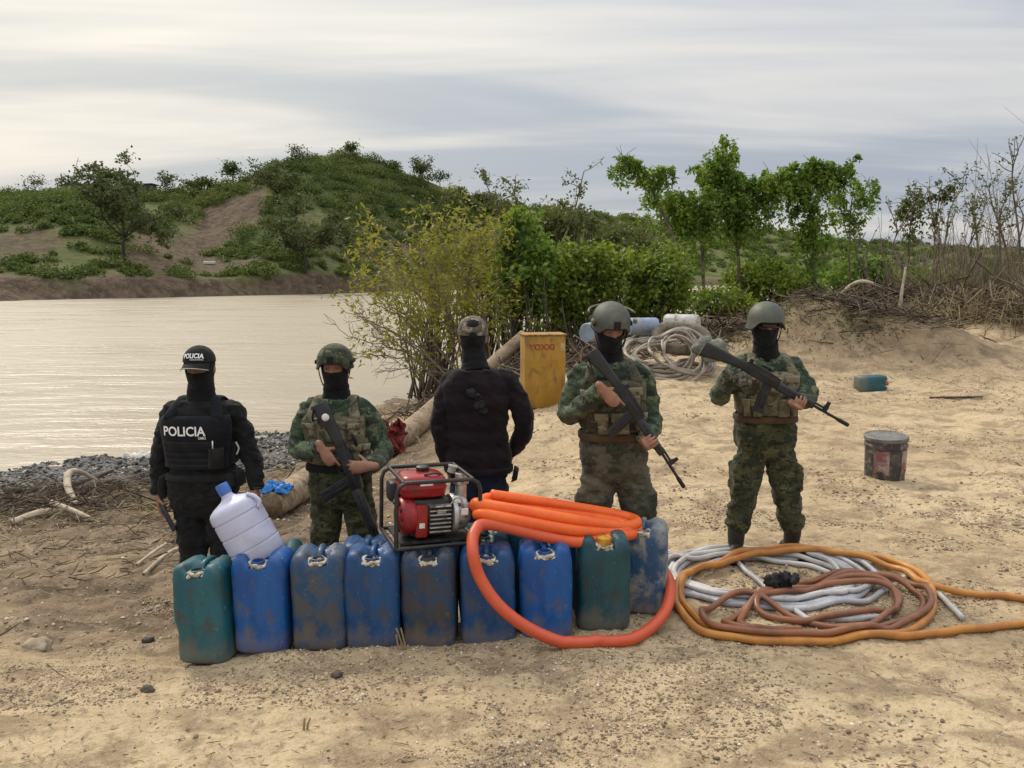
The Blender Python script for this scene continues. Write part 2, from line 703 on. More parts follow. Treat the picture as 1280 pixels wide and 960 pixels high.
# earth colour: brown damp soil down the slope, pale sand on the flat
_pp = np.stack([GX, GY, GX * 0], -1)
soil = sstep(-.02, -.30, _base(GX, GY)) * 1.0 + .35 * fbm(_pp * 1.1, 3, 41) * sstep(-1.2, -2.6, GX)
soil = np.clip(soil, 0, 1) * (1 - sstep(11, 14, GY))
for mx_, my_, h_, sx_, sy_ in _mounds[:4]:
    soil = np.maximum(soil, .75 * np.exp(-((GX - mx_) / sx_ / 1.3) ** 2 - ((GY - my_) / sy_ / 1.3) ** 2))
soil = np.maximum(soil, sstep(15.5, 18, GY) * .9)
stone = sstep(-.72, -.98, GZ) * sstep(-2.5, -4.0, GX)
attr = gme.attributes.new('soil', 'FLOAT', 'POINT')
attr.data.foreach_set('value', soil.ravel().astype(np.float32))
attr = gme.attributes.new('stone', 'FLOAT', 'POINT')
attr.data.foreach_set('value', stone.ravel().astype(np.float32))

m, t, b = new_mat('sand')
oc = t.n('ShaderNodeTexCoord').outputs['Object']
n_big = t.noise(oc, .55, 4, .55, .4)
n_mid = t.noise(t.mapping(oc, (1, 1.6, 1)), 2.6, 5, .62, .3)
n_fin = t.noise(oc, 26, 5, .65)
n_grit = t.noise(oc, 95, 3, .6)
n_clod = t.noise(t.mapping(oc, (1, 1.2, 1), loc=(2, 5, 0)), 9, 6, .68, .6)
sandc = t.mix(t.maprange(n_big, .36, .64), (.58, .45, .28), (.45, .34, .205))
sandc = t.mix(t.math('MULTIPLY', t.maprange(n_mid, .46, .62), .85), sandc, (.29, .215, .138))
sandc = t.mix(t.math('MULTIPLY', t.maprange(n_fin, .50, .72), .55), sandc, (.21, .152, .10))
sandc = t.mix(t.math('MULTIPLY', t.maprange(n_grit, .58, .72), .6), sandc, (.60, .52, .40))
sandc = t.mix(t.math('MULTIPLY', t.maprange(n_clod, .52, .66), .6), sandc, (.26, .19, .122))
sandc = t.mix(t.math('MULTIPLY', t.maprange(n_clod, .47, .34), .45), sandc, (.62, .50, .335))
sa = t.n('ShaderNodeAttribute', attribute_name='soil').outputs['Fac']
st = t.n('ShaderNodeAttribute', attribute_name='stone').outputs['Fac']
soilc = t.mix(t.maprange(n_mid, .4, .62), (.22, .16, .105), (.115, .083, .056))
soilc = t.mix(t.math('MULTIPLY', t.maprange(n_fin, .45, .7), .6), soilc, (.30, .235, .16))
c = t.mix(t.math('MULTIPLY', sa, t.maprange(n_mid, .18, .42)), sandc, soilc)
c = t.mix(st, c, t.mix(t.maprange(n_fin, .35, .65), (.10, .098, .092), (.22, .215, .205)))
t.set(b.inputs['Base Color'], c)
b.inputs['Roughness'].default_value = .95
b.inputs['Specular IOR Level'].default_value = .15
h = t.math('ADD', t.math('ADD', t.math('MULTIPLY', n_fin, .6), t.math('MULTIPLY', n_grit, .25)), t.math('MULTIPLY', n_clod, .9))
t.set(b.inputs['Normal'], t.bump(h, .9, .035))
M_SAND = m
ground = link('ground', gme, M_SAND, None, True)
tag(ground, 'pale sandy river bank sloping down to brown earth and grey stones at the water', kind='structure')

# ------------------------------------------------------------------ river
m, t, b = new_mat('muddy_water')
oc = t.n('ShaderNodeTexCoord').outputs['Object']
w1 = t.noise(t.mapping(oc, (.35, 1.0, 1), (0, 0, .18)), 1.5, 5, .6, .6)
w2 = t.noise(t.mapping(oc, (.5, 1.4, 1), (0, 0, -.1)), .22, 4, .55, .5)
w3 = t.noise(t.mapping(oc, (.6, 1.2, 1)), 6.0, 3, .6, .2)
t.set(b.inputs['Base Color'], t.mix(t.maprange(w2, .38, .62), (.41, .345, .255), (.32, .27, .20)))
t.set(b.inputs['Roughness'], t.maprange(w2, .35, .65, .24, .42))
b.inputs['IOR'].default_value = 1.33
hh = t.math('ADD', t.math('ADD', t.math('MULTIPLY', w1, .5), t.math('MULTIPLY', w3, .10)), t.math('MULTIPLY', w2, .9))
t.set(b.inputs['Normal'], t.bump(hh, 1.0, .22))
M_WATER = m
wme = bpy.data.meshes.new('river')
wx = np.linspace(-600, 900, 40)
wy = np.concatenate([np.linspace(4, 60, 20), np.linspace(80, 900, 30)])
WX, WY = np.meshgrid(wx, wy)
_ii = np.arange(WX.size).reshape(WX.shape)
wme = idx_mesh('river', np.stack([WX, WY, WX * 0 + ZW], -1).reshape(-1, 3), np.stack([_ii[:-1, :-1], _ii[:-1, 1:], _ii[1:, 1:], _ii[1:, :-1]], -1).reshape(-1, 4))
river = link('river', wme, M_WATER, None, True)
tag(river, 'wide muddy beige river with a rippled surface', kind='structure')

# ------------------------------------------------------------------ far bank and hill
_ax = [-1400, -400, 0, 60, 130, 200, 260, 310, 345, 400, 445, 480, 510, 560, 620, 700, 800, 900, 1000, 1100, 1280, 1700, 2600]
_ay = [262, 252, 248, 250, 248, 250, 246, 232, 216, 204, 201, 209, 222, 242, 256, 268, 274, 282, 296, 305, 312, 320, 330]
_ad = [200, 200, 200, 200, 198, 195, 195, 198, 205, 215, 220, 222, 222, 230, 270, 330, 380, 430, 450, 460, 470, 480, 480]
_sx = [-1400, 0, 200, 400, 560, 700, 870, 1100, 1280, 2600]
_sd = [70, 101, 116, 138, 180, 225, 262, 300, 320, 340]


def far_z(px, D):
    """height of the far bank at bearing px (photograph column) and distance D"""
    sh = np.interp(px, _sx, _sd)
    rd = np.interp(px, _ax, _ad)
    rz = ZC + (345 - np.interp(px, _ax, _ay)) / F * rd
    u = (D - sh) / (rd - sh)
    x, y = (px - 640) / F * D, D
    p = np.stack([x, y, x * 0], -1)
    bank = 2.9 * sstep(0, 5, D - sh + 1.5 * fbm(p * .12, 3, 5)) * np.interp(px, [500, 700], [1, .5])
    s_curve = .10 * np.clip(u, 0, 1) + .90 * np.clip(u, 0, 1) ** 1.25
    z = ZW - .6 + bank * (1 - .6 * np.clip(u, 0, 1)) + (rz - ZW + .2) * s_curve
    # knoll on the left, before the ridge, with the saddle of bare soil between
    z = z + 6.0 * np.exp(-((px - 95) / 95) ** 2 - ((u - .55) / .26) ** 2) - 2.6 * np.exp(-((px - 265) / 50) ** 2 - ((u - .55) / .35) ** 2)
    z = np.where(u > 1, rz - (u - 1) * 18, z)
    return z + .8 * fbm(p * .06, 4, 8) * np.clip(u * 3, 0, 1) * np.clip(1.6 - u, 0, 1)


hp = np.concatenate([np.linspace(-1400, -40, 40, endpoint=False), np.linspace(-40, 1320, 320, endpoint=False), np.linspace(1320, 2600, 30)])
hu = np.concatenate([np.linspace(-.06, .12, 26, endpoint=False), np.linspace(.12, 1.05, 70, endpoint=False), np.linspace(1.05, 2.2, 14)])
HP, HU = np.meshgrid(hp, hu)
HD = np.interp(HP, _sx, _sd) + HU * (np.interp(HP, _ax, _ad) - np.interp(HP, _sx, _sd))
HZ = far_z(HP, HD)
_ii = np.arange(HP.size).reshape(HP.shape)
hme = idx_mesh('hill', np.stack([(HP - 640) / F * HD, HD, HZ], -1).reshape(-1, 3), np.stack([_ii[:-1, :-1], _ii[:-1, 1:], _ii[1:, 1:], _ii[1:, :-1]], -1).reshape(-1, 4))
_wob = fbm(np.stack([HP * .02, HU * 6, HP * 0], -1), 4, 77)


def bare_mask(P, U, wob=0):
    bank_ = sstep(.105, .05, U + .03 * wob)
    scar = sstep(1.15, .75, np.sqrt(((P - (292 + 70 * (.75 - U) * -1)) / 52) ** 2 + ((U - .66) / .26) ** 2) + .35 * wob)
    lower = sstep(1.2, .6, np.sqrt(((P - 255) / 95) ** 2 + ((U - .27) / .16) ** 2) + .5 * wob) * .9
    left_ = sstep(1.2, .6, np.sqrt(((P - 30) / 75) ** 2 + ((U - .26) / .10) ** 2) + .6 * wob) * .8
    low2 = sstep(1.2, .6, np.sqrt(((P - 480) / 120) ** 2 + ((U - .2) / .15) ** 2) + .6 * wob) * .6
    return np.clip(np.maximum.reduce([bank_, scar, lower, left_, low2]), 0, 1)


attr = hme.attributes.new('bare', 'FLOAT', 'POINT')
attr.data.foreach_set('value', bare_mask(HP, HU, _wob).ravel().astype(np.float32))
m, t, b = new_mat('hill_cover')
oc = t.n('ShaderNodeTexCoord').outputs['Object']
n1 = t.noise(oc, .12, 5, .6, .3)
n2 = t.noise(oc, .6, 5, .65)
n3 = t.noise(t.mapping(oc, (1, 1, .3)), 1.6, 4, .6)
grass = t.mix(t.maprange(n1, .38, .62), (.080, .105, .034), (.145, .140, .06))
grass = t.mix(t.math('MULTIPLY', t.maprange(n2, .48, .66), .7), grass, (.060, .080, .028))
earth = t.mix(t.maprange(n2, .38, .62), (.135, .098, .068), (.075, .054, .040))
earth = t.mix(t.math('MULTIPLY', t.maprange(n3, .5, .68), .5), earth, (.20, .155, .11))
ba = t.n('ShaderNodeAttribute', attribute_name='bare').outputs['Fac']
t.set(b.inputs['Base Color'], t.mix(ba, grass, earth))
b.inputs['Roughness'].default_value = .95
b.inputs['Specular IOR Level'].default_value = .1
t.set(b.inputs['Normal'], t.bump(n2, .8, .6))
hill = link('hill', hme, m, None, True)
tag(hill, 'green hill on the far bank with bare reddish earth scars', kind='structure')

# ------------------------------------------------------------------ jerrycans
def rrect(w, d, n=40, e=5.0):
    a = np.linspace(0, 2 * math.pi, n, endpoint=False) + math.pi / n
    c, s = np.cos(a), np.sin(a)
    return np.stack([w / 2 * np.sign(c) * np.abs(c) ** (2 / e), d / 2 * np.sign(s) * np.abs(s) ** (2 / e)], -1)


def can_mat(name, c1, c2, dirt, amount, sc=5.0):
    m, t, b = new_mat(name)
    oc = t.n('ShaderNodeTexCoord').outputs['Object']
    n1 = t.noise(t.mapping(oc, (1.6, 1.6, .55)), sc, 5, .6, .6)
    n2 = t.noise(t.mapping(oc, (1, 1, .8), loc=(3, 8, 1)), sc * 2.2, 6, .66, .4)
    n3 = t.noise(t.mapping(oc, (4, 4, .25)), 24, 4, .6)
    c = t.mix(t.maprange(n1, .38, .62), c1, c2)
    c = t.mix(t.math('MULTIPLY', t.maprange(n2, .66 - amount * .32, .80 - amount * .25), .85), c, dirt)
    c = t.mix(t.math('MULTIPLY', t.maprange(n3, .62, .76), .22), c, (.22, .22, .21))
    sz_ = t.n('ShaderNodeSeparateXYZ', i_0=oc).outputs[2]
    splash = t.math('MULTIPLY', t.maprange(t.math('ADD', sz_, t.math('MULTIPLY', n2, -.30)), .03, -.14), .42)
    c = t.mix(splash, c, (.26, .20, .135))
    scuff = t.noise(t.mapping(oc, (1, 1, 1), loc=(1, 2, 7)), 38, 4, .7, 1.0)
    c = t.mix(t.math('MULTIPLY', t.maprange(scuff, .62, .72), .45), c, (.34, .36, .38))
    t.set(b.inputs['Base Color'], c)
    t.set(b.inputs['Roughness'], t.maprange(n2, .35, .65, .30, .60))
    t.set(b.inputs['Normal'], t.bump(t.math('ADD', n2, n3), .25, .006))
    return m


M_HOLE = mat('black_opening', (.008, .008, .008), rough=.8)
M_GUNK = mat('whitish_residue', (.62, .58, .48), (.35, .29, .2), rough=.8, scale=30, bump=.4)
M_BLUE_A = can_mat('blue_plastic_bright', (.004, .065, .255), (.006, .095, .33), (.10, .085, .07), .42)
M_BLUE_B = can_mat('blue_plastic_worn', (.007, .058, .155), (.018, .075, .17), (.085, .078, .07), .8)
M_BLUE_C = can_mat('blue_plastic_deep', (.004, .048, .155), (.006, .068, .205), (.055, .06, .065), .55)
M_BLUE_D = can_mat('blue_plastic_muddy', (.006, .040, .11), (.010, .055, .135), (.055, .045, .038), .85)
M_TEAL_A = can_mat('teal_plastic', (.008, .085, .11), (.012, .11, .14), (.05, .06, .05), .55)
M_TEAL_B = can_mat('dark_green_plastic', (.006, .055, .075), (.010, .07, .085), (.035, .045, .04), .5)
M_DUSTY = can_mat('blue_plastic_dusted_white', (.012, .065, .16), (.03, .09, .18), (.33, .31, .26), .74, 3.2)
M_CAPY = mat('yellow_cap', (.55, .27, .02), (.3, .15, .02), rough=.5, scale=20)
M_CAPO = mat('orange_cap', (.42, .10, .03), (.25, .07, .03), rough=.5, scale=20)
M_CAPK = mat('black_cap', (.015, .015, .017), rough=.5)


def jerrycan(px, Y, rz, mat_, label, seed, cap=None, tilt=(0, 0), s=1.0, group='jerrycans lined up on the sand', z=None, gunk=True, cx=None):
    p = W(px, 820, Y)
    zz = gz1(p[0], Y) - .012 if z is None else z
    o = empty('jerrycan', (p[0], Y, zz), label, 'jerrycan', group)
    o.rotation_euler = (tilt[0], tilt[1], rz)
    w_, d_, H = .294 * s, .245 * s, .535 * s
    prof = [(0, .84), (.008, .92), (.022, .972), (.045, .99), (.09, 1), (.16, .995), (.24, 1.0), (.32, .994), (.39, 1.0), (.430, .998), (.458, .984), (.482, .952), (.500, .905), (.513, .83),
            (.521, .72), (.526, .56), (.529, .38), (.530, .2), (.531, .06)]
    rr = rrect(1, 1, 56, 5.2)
    R = []
    for z_, k in prof:
        pts = np.zeros((56, 3))
        pts[:, 0] = rr[:, 0] * w_ * k
        pts[:, 1] = rr[:, 1] * d_ * (k if z_ < .5 else .2 + .8 * k)
        pts[:, 2] = z_ * s
        R.append(pts)
    R = np.array(R)
    x, y, z_ = R[..., 0], R[..., 1], R[..., 2]
    # trough for the handle and spout
    tr = sstep(.062 * s, .04 * s, np.abs(x)) * sstep(.46 * s, .52 * s, z_)
    front = sstep(.015 * s, -.03 * s, y)
    R[..., 2] = z_ - tr * (.022 + .040 * front) * s
    # faint mould lines and dents
    nrm = np.stack([x / w_, y / d_, x * 0], -1)
    nrm /= np.linalg.norm(nrm, axis=-1)[..., None] + 1e-6
    dent = .006 * fbm(np.stack([x, y, z_], -1) * 7 + seed * 3.7, 3, seed) - .010 * sstep(.35, .9, fbm(np.stack([x, y, z_], -1) * 4 + seed * 1.3, 2, seed + 50))
    R += nrm * (dent * sstep(.0, .05, z_) * sstep(.53, .45, z_))[..., None] * s
    MB().loft(R).build('body', mat_, o, True, world=False)
    yb = -.078 * s
    zt = .462 * s
    MB().lathe([(.040 * s, zt), (.040 * s, zt + .02), (.034 * s, zt + .024), (.034 * s, zt + .036), (.028 * s, zt + .037), (.027 * s, zt + .006)], 20, Matrix.Translation((0, yb, 0)), cap=False).build('spout', mat_, o, True, 40, world=False)
    if cap is None:
        MB().lathe([(.0285 * s, zt + .0), (.0285 * s, zt + .018)], 18, Matrix.Translation((0, yb, 0))).build('opening', M_HOLE, o, False, world=False)
    else:
        MB().lathe([(.038 * s, zt + .02), (.041 * s, zt + .024), (.041 * s, zt + .058), (.036 * s, zt + .064), (.01, zt + .064)], 20, Matrix.Translation((0, yb, 0))).build('cap', cap, o, True, 35, world=False)
    if gunk:
        g = MB()
        r_ = np.random.default_rng(seed)
        pts = [(math.cos(a) * .043 * s * r_.uniform(.85, 1.25), yb + math.sin(a) * .036 * s * r_.uniform(.9, 1.2), zt + r_.uniform(.010, .026)) for a in np.linspace(0, 2 * math.pi, 10, endpoint=False)]
        g.tube(catmull(pts, 5, True), .007 * s + .005 * r_.random(50), 6, closed=True)
        for k in range(6):
            a = r_.uniform(math.pi, 2 * math.pi)
            kx = r_.uniform(.9, 1.5)
            g.ell((math.cos(a) * .045 * s * kx, yb + math.sin(a) * .034 * s * kx, zt + r_.uniform(.0, .016)), (r_.uniform(.008, .020), r_.uniform(.006, .012), r_.uniform(.005, .010)), nu=8, nv=6)
        vv = g.arr()
        g.v = [vv + (.004 * fbm(vv * 60 + seed, 2, seed))[:, None]]
        g.build('residue', M_GUNK, o, True, world=False)
    hp_ = [(0, -.032, .455), (0, -.026, .486), (0, -.004, .507), (0, .04, .514), (0, .075, .511), (0, .095, .498), (0, .102, .47)]
    MB().tube(catmull(np.array(hp_) * s, 6), .0165 * s, 10, up=(1, 0, 0), sq=.8).build('handle', mat_, o, True, world=False)
    return o


GJ = None
jerrycan(266, 4.06, -.16, M_TEAL_A, 'teal green jerrycan at the left end of the row, below the leaning water jug', 1, tilt=(-.02, -.05), z=-.075)
jerrycan(335, 4.09, -.06, M_BLUE_A, 'bright blue jerrycan with brown smears, second in the front row from the left', 2, z=-.03)
jerrycan(405, 4.10, .05, M_BLUE_B, 'blue jerrycan clouded with grey grime, third in the front row from the left', 3, z=-.02)
jerrycan(470, 4.10, .02, M_BLUE_C, 'clean deep blue jerrycan left of the pump with pale stalks at its foot', 4, z=-.015)
jerrycan(539, 4.12, -.02, M_BLUE_D, 'mud brown stained dark blue jerrycan directly under the front of the pump', 5, z=-.02)
jerrycan(611, 4.14, .03, M_BLUE_C, 'dark blue jerrycan behind the hanging red end of the orange hose', 6, z=-.02, tilt=(0, -.02))
jerrycan(681, 4.20, .05, M_BLUE_A, 'bright blue jerrycan framed inside the loop of orange hose', 7, tilt=(0, -.02), z=-.015)
jerrycan(751, 4.30, .0, M_TEAL_B, 'dark green jerrycan with a yellow cap', 8, cap=M_CAPY, z=.0)
jerrycan(800, 4.52, -.25, M_DUSTY, 'blue jerrycan dusted whitish at the right end of the row', 9, z=.0)
jerrycan(352, 4.36, .1, M_TEAL_B, 'dark green jerrycan behind the bright blue one near the water jug', 10, s=.97, z=-.065)
jerrycan(463, 4.37, .1, M_BLUE_C, 'blue jerrycan in the back row, left of the red pump', 12, s=.99, z=-.055)
jerrycan(536, 4.44, .0, M_BLUE_D, 'dark jerrycan in the back row hidden under the pump', 13, z=-.02)
jerrycan(606, 4.46, .0, M_TEAL_B, 'dark green jerrycan in the back row right of the pump', 14, z=-.02)
jerrycan(664, 4.52, .0, M_TEAL_A, 'teal jerrycan with an orange cap in the back row under the hose coil', 15, cap=M_CAPO, z=-.01)
jerrycan(729, 4.62, .0, M_BLUE_C, 'blue jerrycan in the back row behind the dark green one', 16, z=-.01)

# ------------------------------------------------------------------ water jug leaning on the cans
m, t, b = new_mat('jug_plastic')
b.inputs['Base Color'].default_value = (.56, .58, .76, 1)
b.inputs['Roughness'].default_value = .38
b.inputs['Transmission Weight'].default_value = .15
b.inputs['Subsurface Weight'].default_value = .3
b.inputs['Subsurface Radius'].default_value = (.05, .05, .06)
oc = t.n('ShaderNodeTexCoord').outputs['Object']
t.set(b.inputs['Base Color'], t.mix(t.maprange(t.noise(oc, 5, 5, .6), .4, .65), (.60, .62, .80), (.46, .47, .58)))
M_JUG = m
M_JUGCAP = mat('jug_cap_blue', (.05, .16, .50), (.04, .12, .40), rough=.45, scale=14)
jb = W(328, 699, 4.17)
jug = empty('water_jug', jb, 'translucent lavender water jug with a blue cap leaning on the jerrycans', 'water jug')
jug.rotation_euler = (math.radians(-7), math.radians(-27), .15)
jprof = [(.02, .0), (.108, .002), (.128, .010), (.136, .026), (.1375, .05), (.1375, .085), (.133, .089), (.133, .094), (.1365, .098), (.1365, .176), (.132, .180), (.132, .186), (.1365, .190), (.1365, .262),
         (.132, .266), (.132, .272), (.1375, .277), (.1375, .305), (.134, .322), (.122, .338), (.100, .352), (.070, .364), (.046, .374), (.034, .385), (.030, .40), (.030, .43), (.01, .43)]
MB().lathe(jprof, 40).build('body', M_JUG, jug, True, 28, world=False)
MB().lathe([(.030, .402), (.034, .405), (.034, .452), (.029, .462), (.005, .463)], 24).build('cap', M_JUGCAP, jug, True, 40, world=False)
MB().tube(catmull([(.108, -.05, .352), (.135, -.052, .325), (.150, -.053, .29), (.128, -.054, .262)], 6), .011, 10).build('handle', M_JUG, jug, True, world=False)

# ------------------------------------------------------------------ motor pump
M_FRAME = mat('black_tube', (.012, .012, .013), (.03, .027, .025), rough=.45, scale=14)
M_RED = mat('red_enamel', (.30, .008, .012), (.20, .008, .010), (.10, .03, .02), rough=.28, scale=7, lo=.42, hi=.7, rvar=.08)
M_RED2 = mat('red_plastic', (.34, .012, .014), (.2, .01, .012), rough=.4, scale=9)
M_ALU = mat('cast_aluminium', (.52, .51, .49), (.36, .35, .33), (.14, .13, .12), rough=.40, metal=.6, scale=12, bump=.2)
M_DARKM = mat('dark_metal', (.03, .03, .03), (.07, .065, .06), rough=.5, metal=.4, scale=12)
M_BRIM2 = mat('greyed_plastic', (.40, .39, .36), (.28, .27, .25), rough=.5, scale=20)
M_WHITE = mat('white_label', (.72, .70, .66), (.6, .57, .5), rough=.6, scale=20)
pb = W(537, 690, 4.30)
pump = empty('motor_pump', (pb[0], 4.29, .512), 'red petrol motor pump in a black tube frame standing on the jerrycans', 'motor pump')
pump.rotation_euler = (0, .03, .36)
hw, hd, hh_ = .228, .19, .350
fr = MB()
for sy in (-1, 1):
    y_ = sy * hd
    pth = [(-hw, y_, 0), (-hw, y_, hh_ - .06), (-hw + .012, y_, hh_ - .022), (-hw + .05, y_, hh_), (hw - .05, y_, hh_), (hw - .012, y_, hh_ - .022), (hw, y_, hh_ - .06), (hw, y_, 0)]
    fr.tube(np.array(pth), .0115, 10)
    fr.tube([(-hw, y_, .0), (hw, y_, .0)], .0115, 10)
for sx in (-1, 1):
    fr.tube([(sx * (hw - .04), -hd, hh_), (sx * (hw - .04), hd, hh_)], .010, 10)
    fr.tube([(sx * hw, -hd, 0.0), (sx * hw, hd, 0.0)], .0115, 10)
fr.build('frame', M_FRAME, pump, True, 60, world=False)
MB().box((0, 0, .012), (.40, .30, .012)).build('base_plate', M_DARKM, pump, False, world=False)
MB().box((-.02, .0, .125), (.20, .20, .20), bevel=.02).build('engine_block', M_DARKM, pump, True, 40, world=False)
for k in range(7):
    MB().box((.020, -.066, .06 + k * .022), (.105, .14, .008), bevel=.002).build('cooling_fin', M_ALU, pump, False, world=False)
MB().box((.03, -.115, .155), (.05, .02, .035), bevel=.006).build('carburettor', M_ALU, pump, True, 40, world=False)
tk = MB()
tr_ = []
for z_, k in [(.232, .80), (.238, .93), (.25, .985), (.275, 1.0), (.281, 1.03), (.286, 1.03), (.292, 1.0), (.325, .97), (.338, .90), (.345, .74), (.347, .4), (.3475, .06)]:
    q = rrect(.225 * k, .20 * k, 36, 5)
    tr_.append(np.c_[q[:, 0] - .050, q[:, 1] - .01, np.full(36, z_)])
tank = tk.loft(np.array(tr_)).build('fuel_tank', M_RED, pump, True, 50, world=False)
MB().lathe([(.03, .345), (.033, .35), (.033, .366), (.026, .371), (.005, .371)], 20, Matrix.Translation((-.03, .03, 0))).build('fuel_cap', M_DARKM, tank, True, 40, world=False)
MB().box((-.045, -.1105, .310), (.062, .003, .022)).build('maker_plate', M_WHITE, tank, False, world=False)
MB().box((.020, -.1095, .310), (.040, .003, .014)).build('dark_plate', M_DARKM, tank, False, world=False)
rec = MB()
Mx = Matrix.Translation((-.118, -.05, .135)) @ Matrix.Rotation(math.radians(-90), 4, 'Y')
recoil = rec.lathe([(.095, -.02), (.100, .0), (.098, .03), (.088, .045), (.05, .052), (.045, .062), (.01, .064)], 32, Mx).build('recoil_cover', M_RED2, pump, True, 40, world=False)
for k in range(10):
    a = k * math.tau / 10
    MB().box((-.168, -.05 + .070 * math.cos(a), .135 + .070 * math.sin(a)), (.006, .010, .026), np.array(Matrix.Rotation(a - math.pi / 2, 3, 'X'))).build('vent_slot', M_HOLE, recoil, False, world=False)
MB().box((-.072, -.122, .120), (.060, .028, .175), bevel=.012).build('cylinder_shroud', M_RED2, pump, True, 40, world=False)
MB().box((-.072, -.138, .100), (.026, .004, .026)).build('warning_sticker', M_WHITE, pump, False, world=False)
MB().box((-.155, .06, .24), (.085, .10, .11), bevel=.02).build('air_filter', M_CAPK, pump, True, 40, world=False)
MB().tube([(-.17, -.02, .215), (-.19, -.08, .215)], .012, 10, rounded=True).build('starter_handle', M_CAPK, pump, True, world=False)
Mx = Matrix.Translation((.085, -.055, .13)) @ Matrix.Rotation(math.radians(90), 4, 'Y')
ph = MB().lathe([(.10, 0), (.104, .006), (.104, .02), (.092, .026), (.088, .06), (.080, .078), (.05, .085), (.048, .098), (.01, .1)], 32, Mx).build('pump_housing', M_ALU, pump, True, 40, world=False)
for k in range(6):
    a = k * math.tau / 6 + .3
    MB().lathe([(.009, .0), (.009, .014), (.002, .015)], 8, Matrix.Translation((.107, -.055 + .093 * math.cos(a), .13 + .093 * math.sin(a))) @ Matrix.Rotation(math.radians(90), 4, 'Y')).build('bolt', M_DARKM, ph, True, 40, world=False)
MB().box((.135, -.146, .16), (.034, .006, .034)).build('rating_plate', M_WHITE, ph, False, world=False)
MB().lathe([(.028, .19), (.028, .27), (.038, .275), (.038, .288), (.030, .290), (.030, .33), (.024, .332), (.023, .28)], 20, Matrix.Translation((.155, -.01, 0)), cap=False).build('outlet_pipe', M_ALU, pump, True, 40, world=False)
MB().lathe([(.020, 0), (.020, .03), (.025, .032), (.025, .040), (.016, .041)], 18, Matrix.Translation((.12, .05, .32)) @ Matrix.Rotation(.3, 4, 'Y')).build('priming_cap', M_BRIM2, pump, True, 40, world=False)
MB().tube(catmull([(.07, -.115, .19), (.10, -.13, .235), (.125, -.135, .21), (.13, -.125, .13), (.125, -.11, .06)], 6), .005, 8).build('hose_clip', M_ALU, pump, True, world=False)
MB().tube(catmull([(-.05, -.08, .35), (0, -.09, .358), (.03, -.08, .35)], 5), .006, 8).build('tank_handle', M_DARKM, pump, True, world=False)

for ch in pump.children:
    if ch.name.split('.')[0] not in ('frame', 'base_plate'):
        ch.scale = (1.12, 1.1, 1.04)

# ------------------------------------------------------------------ hoses
def hose_mat(name, c1, c2, rib=0.0, rough=.42, dirt=(.25, .18, .11)):
    m, t, b = new_mat(name)
    oc = t.n('ShaderNodeTexCoord').outputs['Object']
    n1 = t.noise(oc, 6, 4, .6)
    n2 = t.noise(oc, 22, 5, .65)
    c = t.mix(t.maprange(n1, .38, .62), c1, c2)
    c = t.mix(t.math('MULTIPLY', t.maprange(n2, .56, .74), .55), c, dirt)
    t.set(b.inputs['Base Color'], c)
    t.set(b.inputs['Roughness'], t.maprange(n2, .3, .7, rough - .1, rough + .15))
    return m


M_HORANGE = hose_mat('orange_corrugated_hose', (.86, .155, .022), (.80, .12, .02), rough=.40, dirt=(.55, .10, .03))
# colour blends to a darker, redder coral along the free end
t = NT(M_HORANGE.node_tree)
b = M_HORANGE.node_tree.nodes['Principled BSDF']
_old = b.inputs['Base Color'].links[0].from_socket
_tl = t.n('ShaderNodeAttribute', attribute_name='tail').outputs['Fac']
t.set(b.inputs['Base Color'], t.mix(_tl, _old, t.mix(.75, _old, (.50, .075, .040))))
M_HOCHRE = hose_mat('ochre_hose', (.50, .215, .038), (.36, .14, .03))
M_HBROWN = hose_mat('copper_brown_hose', (.27, .105, .045), (.18, .07, .035))
M_HGREY = hose_mat('grey_hose', (.42, .42, .45), (.30, .30, .33))
M_HWHITE = hose_mat('whitish_hose', (.55, .54, .53), (.42, .40, .38))
M_HOLD = hose_mat('weathered_hose', (.29, .245, .20), (.185, .145, .11))


def resample(P, ds):
    P = np.asarray(P, float)
    L = np.r_[0, np.cumsum(np.linalg.norm(np.diff(P, axis=0), axis=1))]
    q = np.arange(0, L[-1], ds)
    return np.stack([np.interp(q, L, P[:, k]) for k in range(3)], -1)


def ribbed(mb, P, r, ds=.008, amp=.06, period=.016, n=14):
    Q = resample(P, ds)
    rr_ = r * (1 + amp * np.sin(np.arange(len(Q)) * ds / period * math.tau))
    T, U, B = frames(Q)
    mb.tube(Q, rr_, n)
    return mb


# coil resting on the right-hand jerrycans, its free end looping down in front of them
oh = MB()
pts = []
LEFT, RIGHT = (606, 4.28), (785, 4.50)
pts += [W(800, 735, 4.86), W(832, 700, 4.80)][:0]
turns = [(600, 4.20, 628, 4.34, 790, 4.40, 655, 4.56), (602, 4.16, 640, 4.34, 780, 4.36, 662, 4.52), (598, 4.22, 632, 4.36, 792, 4.40, 664, 4.58), (604, 4.14, 652, 4.32, 786, 4.34, 668, 4.54)]
for k, (lx, ly, lpy, ly2, rx, ry, rpy, ry2) in enumerate(turns):
    a_, b_ = W(lx + 14, lpy - 7, ly2), W(rx - 14, rpy - 9, ry2)
    # back strand to the right, round the right bend, front strand to the left, round the left bend
    pts += [a_ + [0, .04, 0], (a_ * .6 + b_ * .4) + [0, .05, .0], b_ + [0, .03, 0]]
    rb = W(rx + 6, rpy - 2, (ry + ry2) / 2)
    pts += [rb]
    c_, d_ = W(rx - 16, rpy + 3, ry), W(lx + 12, lpy + 4, ly)
    pts += [c_, W((rx + lx) / 2 + 20, (rpy + lpy) / 2 + 8 + 3 * k, (ry + ly) / 2 - .02), d_]
    if k < 3:
        pts += [W(lx - 5, lpy + 1, (ly + ly2) / 2)]
